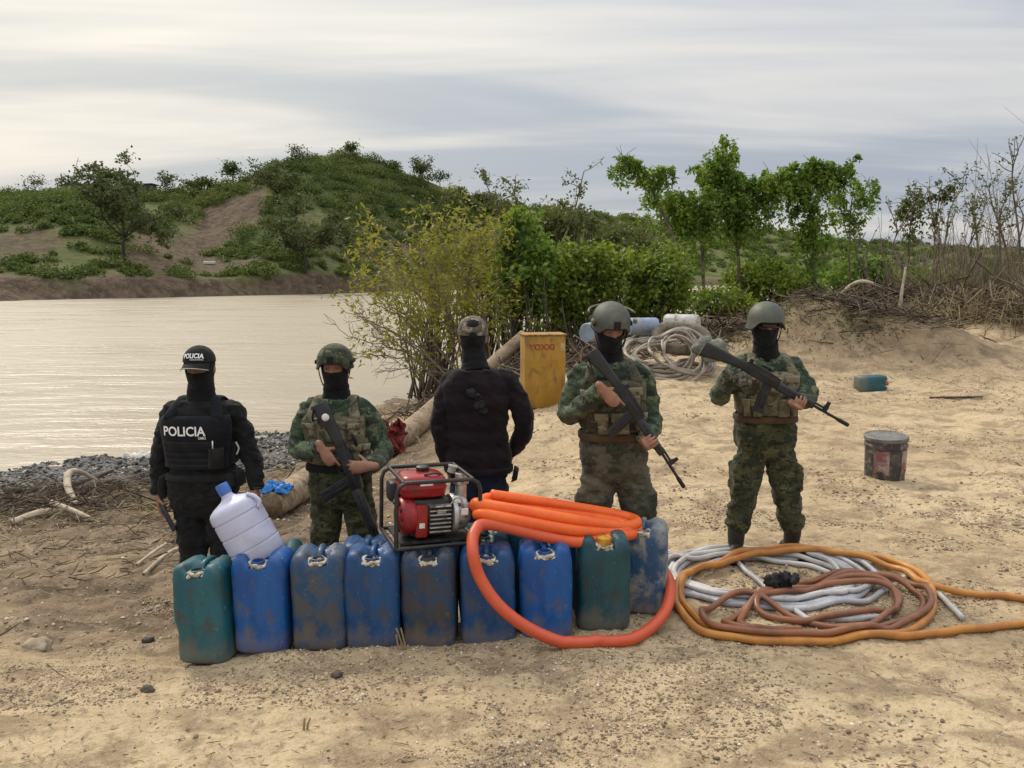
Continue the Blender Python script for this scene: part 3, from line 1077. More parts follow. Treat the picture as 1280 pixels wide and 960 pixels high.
pts += [W(594, 664, 4.06), W(591, 690, 3.95), W(600, 722, 3.93), W(624, 757, 3.90), W(662, 786, 3.89), W(708, 804, 3.90), W(757, 806, 3.96), W(800, 794, 4.06), W(829, 768, 4.22),
        W(838, 738, 4.40), W(832, 716, 4.60), W(815, 700, 4.78)]
oh_path = catmull(pts, 10)
oh_path[:, 2] = np.maximum(oh_path[:, 2], gz(oh_path[:, 0], oh_path[:, 1]) + .027)
ribbed(oh, oh_path, .0315, amp=.06)
hz_ = oh.arr()
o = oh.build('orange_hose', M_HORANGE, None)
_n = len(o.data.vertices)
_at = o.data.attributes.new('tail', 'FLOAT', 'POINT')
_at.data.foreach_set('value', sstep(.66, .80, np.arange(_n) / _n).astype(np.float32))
tag(o, 'thick bright orange corrugated hose coiled on the jerrycans and looping down in front', 'hose')


class Drape:
    """lays hoses on one another over the ground"""
    def __init__(s, x0, x1, y0, y1, cell=.012):
        s.x0, s.y0, s.c = x0, y0, cell
        xs = np.arange(x0, x1, cell)
        ys = np.arange(y0, y1, cell)
        X, Y = np.meshgrid(xs, ys)
        s.h = gz(X, Y)

    def lay(s, P, r, soft=16):
        Q = resample(np.c_[np.asarray(P)[:, :2], np.zeros(len(P))], .012)
        Q = catmull(Q[::4], 4)
        i = np.clip(((Q[:, 1] - s.y0) / s.c).astype(int), 2, s.h.shape[0] - 3)
        j = np.clip(((Q[:, 0] - s.x0) / s.c).astype(int), 2, s.h.shape[1] - 3)
        k = max(1, int(r * .75 / s.c))
        z = np.full(len(Q), -9.0)
        for di in range(-k, k + 1):
            for dj in range(-k, k + 1):
                ii = np.clip(i + di, 0, s.h.shape[0] - 1)
                jj = np.clip(j + dj, 0, s.h.shape[1] - 1)
                z = np.maximum(z, s.h[ii, jj])
        zz = z.copy()
        for q in range(1, soft):      # stiff hose: lifted a little before and after each crossing
            zz[q:] = np.maximum(zz[q:], z[:-q] - .0005 * q * q)
            zz[:-q] = np.maximum(zz[:-q], z[q:] - .0005 * q * q)
        ker = np.ones(7) / 7
        zz = np.maximum(np.convolve(np.pad(zz, 3, 'edge'), ker, 'valid'), z)
        zz = np.convolve(np.pad(zz, 4, 'edge'), np.ones(9) / 9, 'valid')
        Q[:, 2] = zz + r * .93
        kk = max(1, int(r * .6 / s.c))
        for di in range(-kk, kk + 1):
            for dj in range(-kk, kk + 1):
                ii = np.clip(i + di, 0, s.h.shape[0] - 1)
                jj = np.clip(j + dj, 0, s.h.shape[1] - 1)
                np.maximum.at(s.h, (ii, jj), zz + r * 1.7)
        return Q


def turns_path(cx_, cy_, ax_, ay_, n, seed, rot=0, a0=0.0, jit=.07, grow=0.0):
    r_ = np.random.default_rng(seed)
    P = []
    m_ = int(n * 12)
    jx, jy, js = 0, 0, 1
    for k in range(m_):
        a = a0 + k / 12 * math.tau
        if k % 6 == 0:
            jx, jy, js = r_.normal(0, jit), r_.normal(0, jit), 1 + r_.normal(0, jit * .8)
        s_ = js * (1 + grow * k / m_)
        x, y = ax_ * s_ * math.cos(a), ay_ * s_ * math.sin(a)
        P.append((cx_ + jx + x * math.cos(rot) - y * math.sin(rot), cy_ + jy + x * math.sin(rot) + y * math.cos(rot), 0))
    return catmull(P, 6)


D = Drape(.3, 7.5, 3.4, 6.6)


def gp(px, py):
    return onz(px, py, 0.03)


def lay_hose(name, P, r, m_, label, ends=True):
    Q = D.lay(P, r)
    mb = MB().tube(Q, r, 10)
    o = mb.build(name, m_, None)
    tag(o, label, 'hose', 'hoses coiled on the sand')
    return o


P = list(turns_path(1.62, 4.95, .60, .46, 5.2, 3, .0, 1.2, .05)) + [gp(1010, 770), gp(1060, 774), gp(1120, 768)]
lay_hose('grey_hose', P, .017, M_HGREY, 'grey hose coiled several times inside the ochre loops')
P = list(turns_path(1.55, 4.93, .54, .42, 3.6, 9, .05, 2.6, .05)) + [gp(1140, 715), gp(1165, 735), gp(1190, 757), gp(1206, 774)]
lay_hose('whitish_hose', P, .017, M_HWHITE, 'whitish hose with its straight end sticking out towards the right')
P = [gp(1420, 800), gp(1330, 782), gp(1280, 778), gp(1220, 784), gp(1160, 792), gp(1080, 796)]
P += [gp(980, 803), gp(900, 797), gp(860, 778), gp(845, 750), gp(858, 722), gp(900, 704), gp(960, 695), gp(1030, 693), gp(1090, 698), gp(1135, 711), gp(1162, 735), gp(1164, 765), gp(1135, 788), gp(1060, 798),
      gp(960, 800), gp(890, 786), gp(858, 760), gp(852, 735), gp(876, 712), gp(940, 700), gp(1000, 698), gp(1080, 703), gp(1130, 716), gp(1165, 737), gp(1215, 742), gp(1280, 750), gp(1360, 764), gp(1420, 790)]
lay_hose('ochre_hose', catmull(P, 8), .0215, M_HOCHRE, 'ochre orange hose making the big outer loops and running out of view to the right')
P = [gp(1000, 785), gp(965, 790)] + [gp(930, 795), gp(905, 785), gp(918, 768), gp(960, 752), gp(1040, 738), gp(1100, 738), gp(1125, 748), gp(1100, 765), gp(1020, 775), gp(950, 765), gp(960, 745), gp(1030, 728), gp(1100, 724),
     gp(1150, 738), gp(1163, 760), gp(1130, 783), gp(1040, 797), gp(950, 800), gp(890, 790), gp(880, 765), gp(930, 750), gp(990, 768), gp(1060, 785), gp(1110, 770), gp(1120, 745), gp(1080, 730), gp(1010, 735), gp(950, 752), gp(925, 775), gp(960, 790), gp(1040, 790), gp(1120, 778), gp(1155, 755), gp(1130, 732), gp(1060, 722), gp(990, 726)]
lay_hose('brown_hose', catmull(P, 8), .0185, M_HBROWN, 'copper brown hose tangled in small loops on top of the grey one')
# black rag tied on the coil
rg = MB()
c0 = gp(978, 742)
M_RAG = mat('black_cloth', (.008, .008, .009), (.02, .02, .02), rough=.95, scale=25, bump=.5)
for k in range(14):
    q = c0 + rng.normal(0, 1, 3) * [.042, .02, .016] + [0, 0, .085]
    rg.ell(q, (rng.uniform(.03, .06), rng.uniform(.025, .04), rng.uniform(.018, .03)), np.array(Euler(rng.uniform(0, 3, 3)).to_matrix()), 10, 8)
me = fuse(rg, .006, 1, disp=lambda c_, n_: .016 * fbm(c_ * 30, 4, 5))
tag(link('black_rag', me, M_RAG), 'crumpled black rag tied round the brown hose', 'rag')

# ------------------------------------------------------------------ drum, bucket and the heap behind
def place_text(text, size, center, right, upv, target_meshes, mat_, name, parent, off=.002, width=None, bold=0.0, sub=True, shear=0, depth=0):
    """flat lettering laid on a surface: built as real letters wrapped on the target"""
    cu = bpy.data.curves.new('t', 'FONT')
    cu.body = text
    cu.size = 1
    cu.align_x = 'CENTER'
    cu.align_y = 'CENTER'
    cu.offset = bold
    cu.resolution_u = 3
    cu.shear = shear
    to = bpy.data.objects.new('t', cu)
    COL.objects.link(to)
    dg = bpy.context.evaluated_depsgraph_get()
    me = bpy.data.meshes.new_from_object(to.evaluated_get(dg))
    bpy.data.objects.remove(to)
    bm = bmesh.new()
    bm.from_mesh(me)
    bmesh.ops.triangulate(bm, faces=bm.faces)
    for _ in range(2):
        long_e = [e for e in bm.edges if e.calc_length() > .12]
        if long_e:
            bmesh.ops.subdivide_edges(bm, edges=long_e, cuts=2)
            bmesh.ops.triangulate(bm, faces=bm.faces)
    co = np.array([v.co[:] for v in bm.verts])
    x0, x1 = co[:, 0].min(), co[:, 0].max()
    y0, y1 = co[:, 1].min(), co[:, 1].max()
    sx = (width / (x1 - x0)) if width else size
    sy = size / (y1 - y0)
    right, upv = norm(right), norm(upv)
    out = np.cross(right, upv)
    trees = [BVHTree.FromPolygons([tuple(v_) for v_ in vs], fs) for vs, fs in target_meshes]
    for v in bm.verts:
        q = np.asarray(center) + right * (v.co.x - (x0 + x1) / 2) * sx + upv * (v.co.y - (y0 + y1) / 2) * sy
        best = None
        for tr in trees:
            hit = tr.ray_cast(Vector(q + out * .5), Vector(-out), 1.0)
            if hit[0] is not None and (best is None or hit[3] < best[1]):
                best = (np.array(hit[0]), hit[3])
        if best is not None:
            q = best[0] + out * off
        v.co = q
    bm.to_mesh(me)
    bm.free()
    if parent is not None:
        shift(me, base_of(parent))
    return link(name, me, mat_, parent, False, fix=False)


M_DRUM = mat('yellow_sheet_paint', (.37, .205, .020), (.30, .155, .018), (.15, .08, .03), rough=.55, scale=4, lo=.40, hi=.66, bump=.12, stretch=(1, 1, .5))
M_RUST = mat('rusty_rim', (.34, .21, .07), (.14, .07, .035), rough=.8, scale=18)
M_REDP = mat('faded_red_paint', (.25, .018, .012), (.30, .06, .03), rough=.7, scale=25)
M_PALE = mat('scraped_paint', (.45, .36, .24), (.38, .25, .08), rough=.7, scale=20)
db = np.array([W(678, 480, 10.6)[0], 10.6, 0])
db[2] = gz1(db[0], db[1]) - .04
drum = empty('metal_container', db, 'tall boxy yellow metal container with faded red lettering behind the men', 'container')
RZ = np.array(Matrix.Rotation(.16, 3, 'Z'))
rr_ = []
for z_, k in [(0, .97), (.012, 1.0), (.30, 1.0), (.31, 1.006), (.32, 1.0), (.62, 1.0), (.63, 1.006), (.64, 1.0), (.955, 1.0), (.965, .98), (.967, .6), (.967, .05)]:
    q = rrect(.545 * k, .40 * k, 48, 14)
    rr_.append(np.c_[q, np.full(48, z_)] @ RZ.T + db)
dm = MB().loft(np.array(rr_))
dtri = (dm.arr(), list(dm.f))
dm.build('body', M_DRUM, drum, True, 30)
place_text('YOXXI', .080, db + RZ @ [-.055, -.21, .80], RZ @ [1, 0, 0], (0, 0, 1), [dtri], M_REDP, 'lettering', drum, .003, .34, .03)
q = rrect(.562, .417, 48, 14)
MB().tube(np.c_[q, np.full(48, .957)] @ RZ.T + db, .010, 8, closed=True).build('rim', M_RUST, drum)
MB().box(db + RZ @ [.225, -.2015, .80], (.06, .004, .10), RZ).build('scraped_patch', M_PALE, drum, False)

M_BUCKET = mat('bucket_black', (.03, .03, .032), (.07, .062, .06), (.20, .17, .15), rough=.5, scale=8, lo=.42, hi=.62)
M_BLABEL = mat('bucket_label', (.34, .27, .25), (.24, .07, .07), (.10, .09, .09), rough=.6, scale=9)
M_BRIM = mat('bucket_rim', (.17, .16, .145), (.10, .09, .08), rough=.55, scale=15)
bp = onz(1105, 600, .0)
bz = gz1(bp[0], bp[1]) - .02
bk = empty('paint_bucket', (bp[0], bp[1], bz), 'dirty black paint bucket with a torn reddish label standing alone on the sand', 'bucket')
bk.rotation_euler = (.03, -.05, .4)
S = 1.12
MB().lathe([(r * S, h * S) for r, h in [(.02, 0), (.150, 0), (.157, .008), (.163, .30), (.172, .305), (.172, .325), (.165, .33), (.166, .365)]], 36, cap=False).build('body', M_BUCKET, bk, True, 35, world=False)
MB().lathe([(r * S, h * S) for r, h in [(.166, .36), (.176, .362), (.176, .388), (.168, .394), (.16, .388), (.02, .386)]], 36).build('lid', M_BRIM, bk, True, 35, world=False)
for a0, a1 in ((-2.95, -2.2), (-1.55, -.55)):
    a = np.linspace(a0, a1, 14)
    lo_, hi_ = .10 * S, .285 * S
    v = [(.1625 * S * math.cos(x) * 1.006, .1625 * S * math.sin(x) * 1.006, lo_ + .02 * math.sin(x * 9)) for x in a] + [(.165 * S * math.cos(x) * 1.006, .165 * S * math.sin(x) * 1.006, hi_) for x in a]
    MB().add(v, [(i, i + 1, 14 + i + 1, 14 + i) for i in range(13)]).build('label', M_BLABEL, bk, True, world=False)

tp = onz(1089, 484, .25)
tz = gz1(tp[0], tp[1])
tj = jerrycan(1089, tp[1], 0, M_TEAL_A, 'small teal jerrycan lying on its side before the sand mound', 31, cap=M_CAPO, s=.86, group=None, z=tz + .12, gunk=False)
tj.rotation_euler = (math.radians(6), math.radians(88), .25)
tj.location = (tp[0] - .22, tp[1], tz + .10)

# heap of old hose, barrels, tyre and a bag
M_BARREL = mat('pale_blue_barrel', (.22, .30, .42), (.15, .21, .31), (.3, .27, .24), rough=.55, scale=5)
M_BARREL2 = mat('pale_grey_barrel', (.46, .46, .43), (.36, .35, .32), (.25, .22, .18), rough=.6, scale=5)
M_TYRE = mat('old_tyre', (.20, .165, .12), (.12, .10, .075), rough=.9, scale=12, bump=.3)
M_BAG = mat('grey_green_bag', (.16, .18, .14), (.10, .12, .09), (.25, .25, .22), rough=.9, scale=9, bump=.4)


def barrel(px, py, Y, L, r, rz, tilt, m_, label):
    p = W(px, py, Y)
    o = empty('plastic_barrel', p, label, 'barrel', 'old barrels on the heap')
    o.rotation_euler = (tilt, math.radians(90), rz)
    MB().lathe([(.02, -L / 2), (r * .9, -L / 2), (r, -L / 2 + .03), (r, -L * .2), (r * 1.03, -L * .17), (r, -L * .14), (r, L * .14), (r * 1.03, L * .17), (r, L * .2), (r, L / 2 - .03), (r * .9, L / 2), (.02, L / 2)], 28).build('body', m_, o, True, 40, world=False)
    MB().lathe([(.045, L / 2), (.045, L / 2 + .03), (.01, L / 2 + .03)], 14, Matrix.Translation((.1, 0, 0))).build('bung', M_CAPK, o, True, 40, world=False)


barrel(804, 408, 12.9, .46, .14, .15, 0, M_BARREL, 'pale blue plastic barrel lying on the heap of old hose')
barrel(852, 405, 13.2, .55, .16, -.5, 0, M_BARREL2, 'pale grey plastic barrel lying at the right of the heap')
barrel(741, 415, 12.5, .4, .15, 1.2, .2, M_BARREL, 'greyish blue barrel end beside the dark scrap, behind the helmeted man')
tp = W(852, 423, 12.7)
o = MB().tube(catmull([(math.cos(a) * .40, math.sin(a) * .34, .02 * math.sin(3 * a)) for a in np.linspace(0, math.tau, 18, endpoint=False)], 4, True) @ np.array(Euler((.55, .05, 0)).to_matrix()).T + tp, .085, 14, closed=True).build('scrap_tyre_ring', M_TYRE)
tag(o, 'dusty old tyre on top of the heap of hose', 'tyre')
D2 = Drape(.8, 4.2, 11.0, 13.8, .02)
for k, (px, Y, ax_, ay_, n, sd_, lbl) in enumerate([(808, 12.6, .55, .45, 2.5, 21, 'weathered hose coil at the left of the heap'), (838, 12.0, .58, .48, 3.4, 22, 'weathered hose coil at the front right of the heap'), (830, 12.7, .66, .5, 3.2, 23, 'weathered hose coil at the back of the heap'),
                                                (822, 12.3, .50, .45, 3.4, 24, 'weathered hose coil thrown across the middle of the heap'), (856, 12.15, .42, .40, 3.2, 25, 'small weathered hose coil near the grey green bag')]):
    c_ = W(px, 400, Y)
    Q = D2.lay(turns_path(c_[0], Y, ax_, ay_, n, sd_, .1 * k, k, .05), .026, 12)
    if k in (1, 3, 4):                                  # leaning coils
        q0 = Q.mean(0)
        Q = (Q - q0) @ np.array(Euler((.62 if k == 1 else .5, .1 * (k - 2), 0)).to_matrix()).T + q0 + [0, 0, .22]
    o = MB().tube(Q, .024, 8).build('old_hose', M_HOLD)
    tag(o, lbl, 'hose', 'old hose coils on the heap')
bb = MB()
p0 = W(893, 436, 11.9)
for k in range(8):
    bb.ell(p0 + rng.normal(0, 1, 3) * [.12, .05, .05], rng.uniform(.09, .16, 3), None, 12, 8)
tag(link('scrap_bag', fuse(bb, .02, 3, disp=lambda c_, n_: .02 * fbm(c_ * 9, 3, 9)), M_BAG), 'crumpled grey green sack at the right end of the hose heap', 'sack')

# ------------------------------------------------------------------ people
def camo(name, base, dark, light, black, cell=.011, sc=9.0, rough=.92, dust=None):
    m, t, b = new_mat(name)
    oc = t.n('ShaderNodeTexCoord').outputs['Object']
    sn = t.n('ShaderNodeVectorMath', operation='SNAP')
    t.set(sn.inputs[0], oc)
    sn.inputs[1].default_value = (cell, cell, cell)
    co = sn.outputs[0]
    n1 = t.noise(t.mapping(co, (1, 1, 1.5)), sc, 3, .6, .4)
    n2 = t.noise(t.mapping(co, (1, 1, 1.6), loc=(4, 7, 2)), sc * 1.3, 3, .6, .4)
    n3 = t.noise(t.mapping(co, (1, 1, 1.4), loc=(9, 1, 5)), sc * 1.5, 3, .6, .4)
    c = t.mix(t.maprange(n1, .49, .53), base, dark)
    c = t.mix(t.maprange(n2, .55, .58), c, light)
    c = t.mix(t.maprange(n3, .58, .61), c, black)
    wv_ = t.noise(oc, 240, 2, .5)
    big = t.noise(oc, 3.1, 4, .6)
    c = t.mix(t.math('MULTIPLY', t.maprange(wv_, .45, .7), .25), c, (.16, .16, .12))
    if dust:
        c = t.mix(t.math('MULTIPLY', t.maprange(big, .45, .65), dust), c, (.22, .19, .13))
    t.set(b.inputs['Base Color'], c)
    b.inputs['Roughness'].default_value = rough
    b.inputs['Specular IOR Level'].default_value = .2
    b.inputs['Sheen Weight'].default_value = .08
    h = t.math('ADD', t.math('MULTIPLY', wv_, .15), t.noise(t.mapping(oc, (1, 1, 1.8)), 24, 4, .6, .4))
    t.set(b.inputs['Normal'], t.bump(h, .5, .012))
    return m


def cloth(name, c1, c2, rough=.92, sc=9, bs=26):
    m, t, b = new_mat(name)
    oc = t.n('ShaderNodeTexCoord').outputs['Object']
    n1 = t.noise(oc, sc, 4, .6, .3)
    t.set(b.inputs['Base Color'], t.mix(t.maprange(n1, .4, .65), c1, c2))
    b.inputs['Roughness'].default_value = rough
    b.inputs['Specular IOR Level'].default_value = .2
    b.inputs['Sheen Weight'].default_value = .06
    h = t.math('ADD', t.math('MULTIPLY', t.noise(oc, 300, 2), .12), t.noise(t.mapping(oc, (1, 1, 1.7)), bs, 4, .6, .4))
    t.set(b.inputs['Normal'], t.bump(h, .5, .012))
    return m


M_SKIN = mat('skin', (.30, .145, .088), (.25, .115, .07), rough=.55, scale=20, bump=.15, bscale=120)
M_EYE = mat('eye_white', (.28, .23, .2), rough=.3)
M_IRIS = mat('iris', (.02, .012, .008), rough=.2)
M_BLK = cloth('black_fabric', (.007, .007, .008), (.013, .013, .014))
M_BLK2 = cloth('black_uniform', (.009, .0095, .010), (.016, .016, .017))
M_NAVY = cloth('navy_vest_fabric', (.007, .008, .011), (.012, .013, .018))
M_SWEAT = cloth('black_maroon_knit', (.010, .0065, .0085), (.016, .010, .013))
M_JEAN = cloth('dark_jeans', (.010, .015, .034), (.018, .026, .052), sc=5)
M_BOOT = mat('black_boot', (.010, .010, .010), (.03, .026, .021), rough=.55, scale=9, bump=.2)
M_STRAP = cloth('black_webbing', (.012, .012, .012), (.022, .021, .02))
M_CAMO_S = camo('green_camo_shirt', (.050, .078, .044), (.018, .034, .022), (.115, .135, .075), (.010, .014, .011), dust=.12)
M_CAMO_P = camo('olive_camo_trousers', (.048, .052, .022), (.020, .026, .012), (.088, .085, .038), (.011, .013, .008), cell=.013, sc=9)
M_CAMO_Q = camo('faded_camo_trousers', (.058, .060, .040), (.034, .038, .026), (.090, .088, .062), (.022, .024, .018), cell=.013, sc=8, dust=.35)
M_VEST = camo('khaki_camo_vest', (.165, .148, .092), (.095, .092, .054), (.235, .205, .135), (.06, .052, .034), cell=.012, sc=9)
M_POUCH = camo('khaki_pouch', (.19, .168, .105), (.125, .115, .068), (.25, .22, .145), (.075, .065, .042), cell=.012, sc=9)
M_VESTB = camo('olive_brown_vest', (.072, .066, .040), (.040, .040, .024), (.115, .10, .062), (.022, .02, .014), cell=.012, sc=9)
M_BELTB = cloth('brown_belt', (.075, .045, .026), (.10, .065, .036))
M_HELM = camo('camo_helmet_cover', (.062, .072, .038), (.03, .038, .02), (.12, .115, .065), (.015, .016, .012), cell=.012, sc=9)
M_HELMG = mat('grey_green_helmet', (.062, .066, .052), (.078, .082, .064), (.10, .10, .08), rough=.62, scale=9, bump=.1)
M_HELMO = mat('olive_helmet', (.066, .074, .052), (.082, .088, .062), (.05, .055, .04), rough=.55, scale=8, bump=.08)
M_GLOVE = camo('camo_glove', (.10, .10, .07), (.03, .034, .024), (.18, .17, .13), (.012, .012, .01), cell=.008, sc=22)
M_LETTER = mat('white_lettering', (.80, .80, .78), rough=.6)
M_GUN = mat('black_gun_polymer', (.012, .0125, .0135), (.020, .020, .021), rough=.48, scale=12, bump=.1)
M_GUNM = mat('parkerised_steel', (.018, .019, .021), (.032, .033, .035), rough=.42, metal=.5, scale=16)
M_CAPC = camo('brown_camo_cap', (.13, .095, .07), (.075, .075, .05), (.27, .23, .18), (.05, .036, .03), cell=.010, sc=14)

UP = np.array([0, 0, 1.0])


class Torso:
    prof = [(-.04, .120, .085), (.03, .165, .112), (.12, .178, .124), (.24, .180, .124), (.36, .166, .112), (.48, .162, .110), (.60, .172, .116), (.72, .184, .124), (.82, .188, .122), (.89, .176, .110),
            (.945, .148, .096), (.985, .110, .086), (1.03, .072, .072)]

    def __init__(s, pelvis, neck, fwd, sway=0.0, wk=1.0, dk=1.0):
        s.a, s.b = np.asarray(pelvis, float), np.asarray(neck, float)
        s.f = norm(np.asarray(fwd) * [1, 1, 0])
        s.l = np.cross(UP, s.f)
        s.t = np.array([p[0] for p in s.prof])
        s.w = np.array([p[1] for p in s.prof]) * wk
        s.d = np.array([p[2] for p in s.prof]) * dk
        s.sway = sway

    def c(s, t):
        return s.a + (s.b - s.a) * t + s.f * s.sway * math.sin(math.pi * min(max(t, 0), 1))

    def pt(s, a, t, pad=0.0):
        w_, d_ = np.interp(t, s.t, s.w) + pad, np.interp(t, s.t, s.d) + pad
        e = 2 / 2.7
        c_, s_ = math.cos(a), math.sin(a)
        return s.c(t) + s.f * d_ * math.copysign(abs(c_) ** e, c_) + s.l * w_ * math.copysign(abs(s_) ** e, s_)

    def rings(s, t0, t1, n, pad, na=48):
        return np.array([[s.pt(a, t, pad if np.isscalar(pad) else pad(t)) for a in np.linspace(0, math.tau, na, endpoint=False)] for t in np.linspace(t0, t1, n)])

    def patch(s, a0, a1, t0, t1, pad, thick, na=14, nt=14, edge=.012, bulge=0.0):
        """slab lying on the trunk, rounded at its rim"""
        A, T = np.linspace(a0, a1, na), np.linspace(t0, t1, nt)
        outer, inner = np.zeros((nt, na, 3)), np.zeros((nt, na, 3))
        L = np.linalg.norm(s.b - s.a)
        for i, t in enumerate(T):
            for j, a in enumerate(A):
                ea = min(j, na - 1 - j) / (na - 1) * abs(a1 - a0) * .16
                et = min(i, nt - 1 - i) / (nt - 1) * abs(t1 - t0) * L
                e_ = min(1, min(ea, et) / edge)
                k = math.sqrt(max(0, 1 - (1 - e_) ** 2))
                bl = bulge * math.sin(math.pi * i / (nt - 1)) * math.sin(math.pi * j / (na - 1))
                outer[i, j] = s.pt(a, t, pad + thick * (.35 + .65 * k) + bl)
                inner[i, j] = s.pt(a, t, pad)
        mb = MB()
        v = np.vstack([outer.reshape(-1, 3), inner.reshape(-1, 3)])
        n = nt * na
        f = []
        for i in range(nt - 1):
            for j in range(na - 1):
                q = i * na + j
                f += [(q, q + 1, q + na + 1, q + na), (n + q, n + q + na, n + q + na + 1, n + q + 1)]
        for i in range(nt - 1):
            for j in (0, na - 1):
                q = i * na + j
                f.append((q, q + na, n + q + na, n + q))
        for j in range(na - 1):
            for i in (0, nt - 1):
                q = i * na + j
                f.append((q, q + 1, n + q + 1, n + q))
        return mb.add(v, f)


HEADP = [(-.122, .026, .066, .006), (-.114, .042, .083, .022), (-.100, .053, .091, .040), (-.080, .060, .093, .058), (-.055, .066, .093, .074), (-.030, .071, .094, .086), (-.005, .074, .092, .094), (.02, .0765, .092, .099), (.045, .077, .092, .100),
         (.07, .072, .084, .095), (.09, .061, .068, .081), (.107, .043, .046, .057), (.117, .022, .024, .03), (.120, .006, .008, .01)]


def head_rings(pad=0.0, zlo=-1, n=None, na=56, face=True):
    z_ = np.array([p[0] for p in HEADP])
    zs = np.linspace(z_[0], z_[-1], 44) if n is None else np.linspace(max(zlo, z_[0]), z_[-1], n)
    A = np.linspace(-math.pi, math.pi, na, endpoint=False)
    R = np.zeros((len(zs), na, 3))
    for i, z in enumerate(zs):
        w_ = np.interp(z, z_, [p[1] for p in HEADP]) + pad
        f_ = np.interp(z, z_, [p[2] for p in HEADP]) + pad
        b_ = np.interp(z, z_, [p[3] for p in HEADP]) + pad
        for j, a in enumerate(A):
            r = 0
            k = 1.0 if face else .7
            r += k * .024 * math.exp(-(a / .17) ** 2) * (math.exp(-((z + .026) / .017) ** 2) + .45 * math.exp(-((z - .0) / .022) ** 2))
            if face:
                r -= .011 * math.exp(-((abs(a) - .37) / .19) ** 2 - ((z - .008) / .013) ** 2)
                r += .004 * math.exp(-((abs(a) - .35) / .3) ** 2 - ((z - .032) / .009) ** 2)
                r += .005 * math.exp(-(a / .28) ** 2 - ((z + .066) / .010) ** 2)
            x = (w_ + r * abs(math.sin(a))) * math.sin(a)
            y = ((f_ if math.cos(a) > 0 else b_) + r) * math.cos(a)
            R[i, j] = (x, y, z + (pad * (z - 0) / .12 if pad else 0))
    return R, zs, A


def hand_mb(mb, wrist, d, n, side, curls, thumb=(.5, .7, .5), tb=.5, spread=.0, k=1.0, index=None, rad=1.0):
    d, n = norm(d), np.asarray(n, float)
    n = norm(n - d * np.dot(n, d))
    ac = np.cross(d, n) if side == 'R' else np.cross(n, d)
    w_ = np.asarray(wrist, float)
    pth = [w_ - d * .03, w_, w_ + d * .03 * k, w_ + d * .062 * k, w_ + d * .088 * k]
    mb.tube(catmull(pth, 3), np.interp(np.linspace(0, 1, 13), [0, .3, .6, .85, 1], [.026, .028, .037, .041, .038]) * k * rad, 14, up=ac, sq=np.interp(np.linspace(0, 1, 13), [0, .3, 1], [.78, .55, .42]), rounded=True)
    Ls = [.074, .083, .077, .060]
    offs = [.030, .0105, -.0105, -.030]
    for q in range(4):
        c_ = curls if np.isscalar(curls[0]) else curls[q]
        if q == 0 and index is not None:
            c_ = index
        p = w_ + d * (.083 - .006 * abs(q - 1)) * k + ac * offs[q] * k
        dd = norm(d + ac * (1.5 - q) * spread)
        pts = [p - d * .015]
        ang = 0
        pts.append(p)
        for sgm, cu in zip((.44, .31, .25), c_):
            ang += cu
            p = p + (dd * math.cos(ang) + n * math.sin(ang)) * Ls[q] * sgm * k
            pts.append(p)
        mb.tube(catmull(pts, 4), np.linspace(.0098, .0074, (len(pts) - 1) * 4 + 1) * k * rad, 10, rounded=True)
    p = w_ + d * .022 * k + ac * .026 * k + n * .008
    t1 = norm(d * thumb[0] + ac * thumb[1] + n * thumb[2])
    t2 = norm(t1 + n * tb + d * .25)
    pts = [p - t1 * .012, p, p + t1 * .040 * k, p + t1 * .040 * k + t2 * .032 * k]
    mb.tube(catmull(pts, 4), np.linspace(.0125, .0085, 13) * k * rad, 10, rounded=True)
    return mb


def fold(seed, amp=.07, fr=26):
    def fn(L, a):
        p = np.stack(np.broadcast_arrays(L * fr + .9 * np.sin(a + seed) + 0 * a, np.cos(a) * 1.1 + seed, np.sin(a) * 1.1 + 0 * L), -1)
        return amp * (fbm(p, 3, seed)) 
    return fn


def limb(pts, n=8):
    return catmull(pts, n)


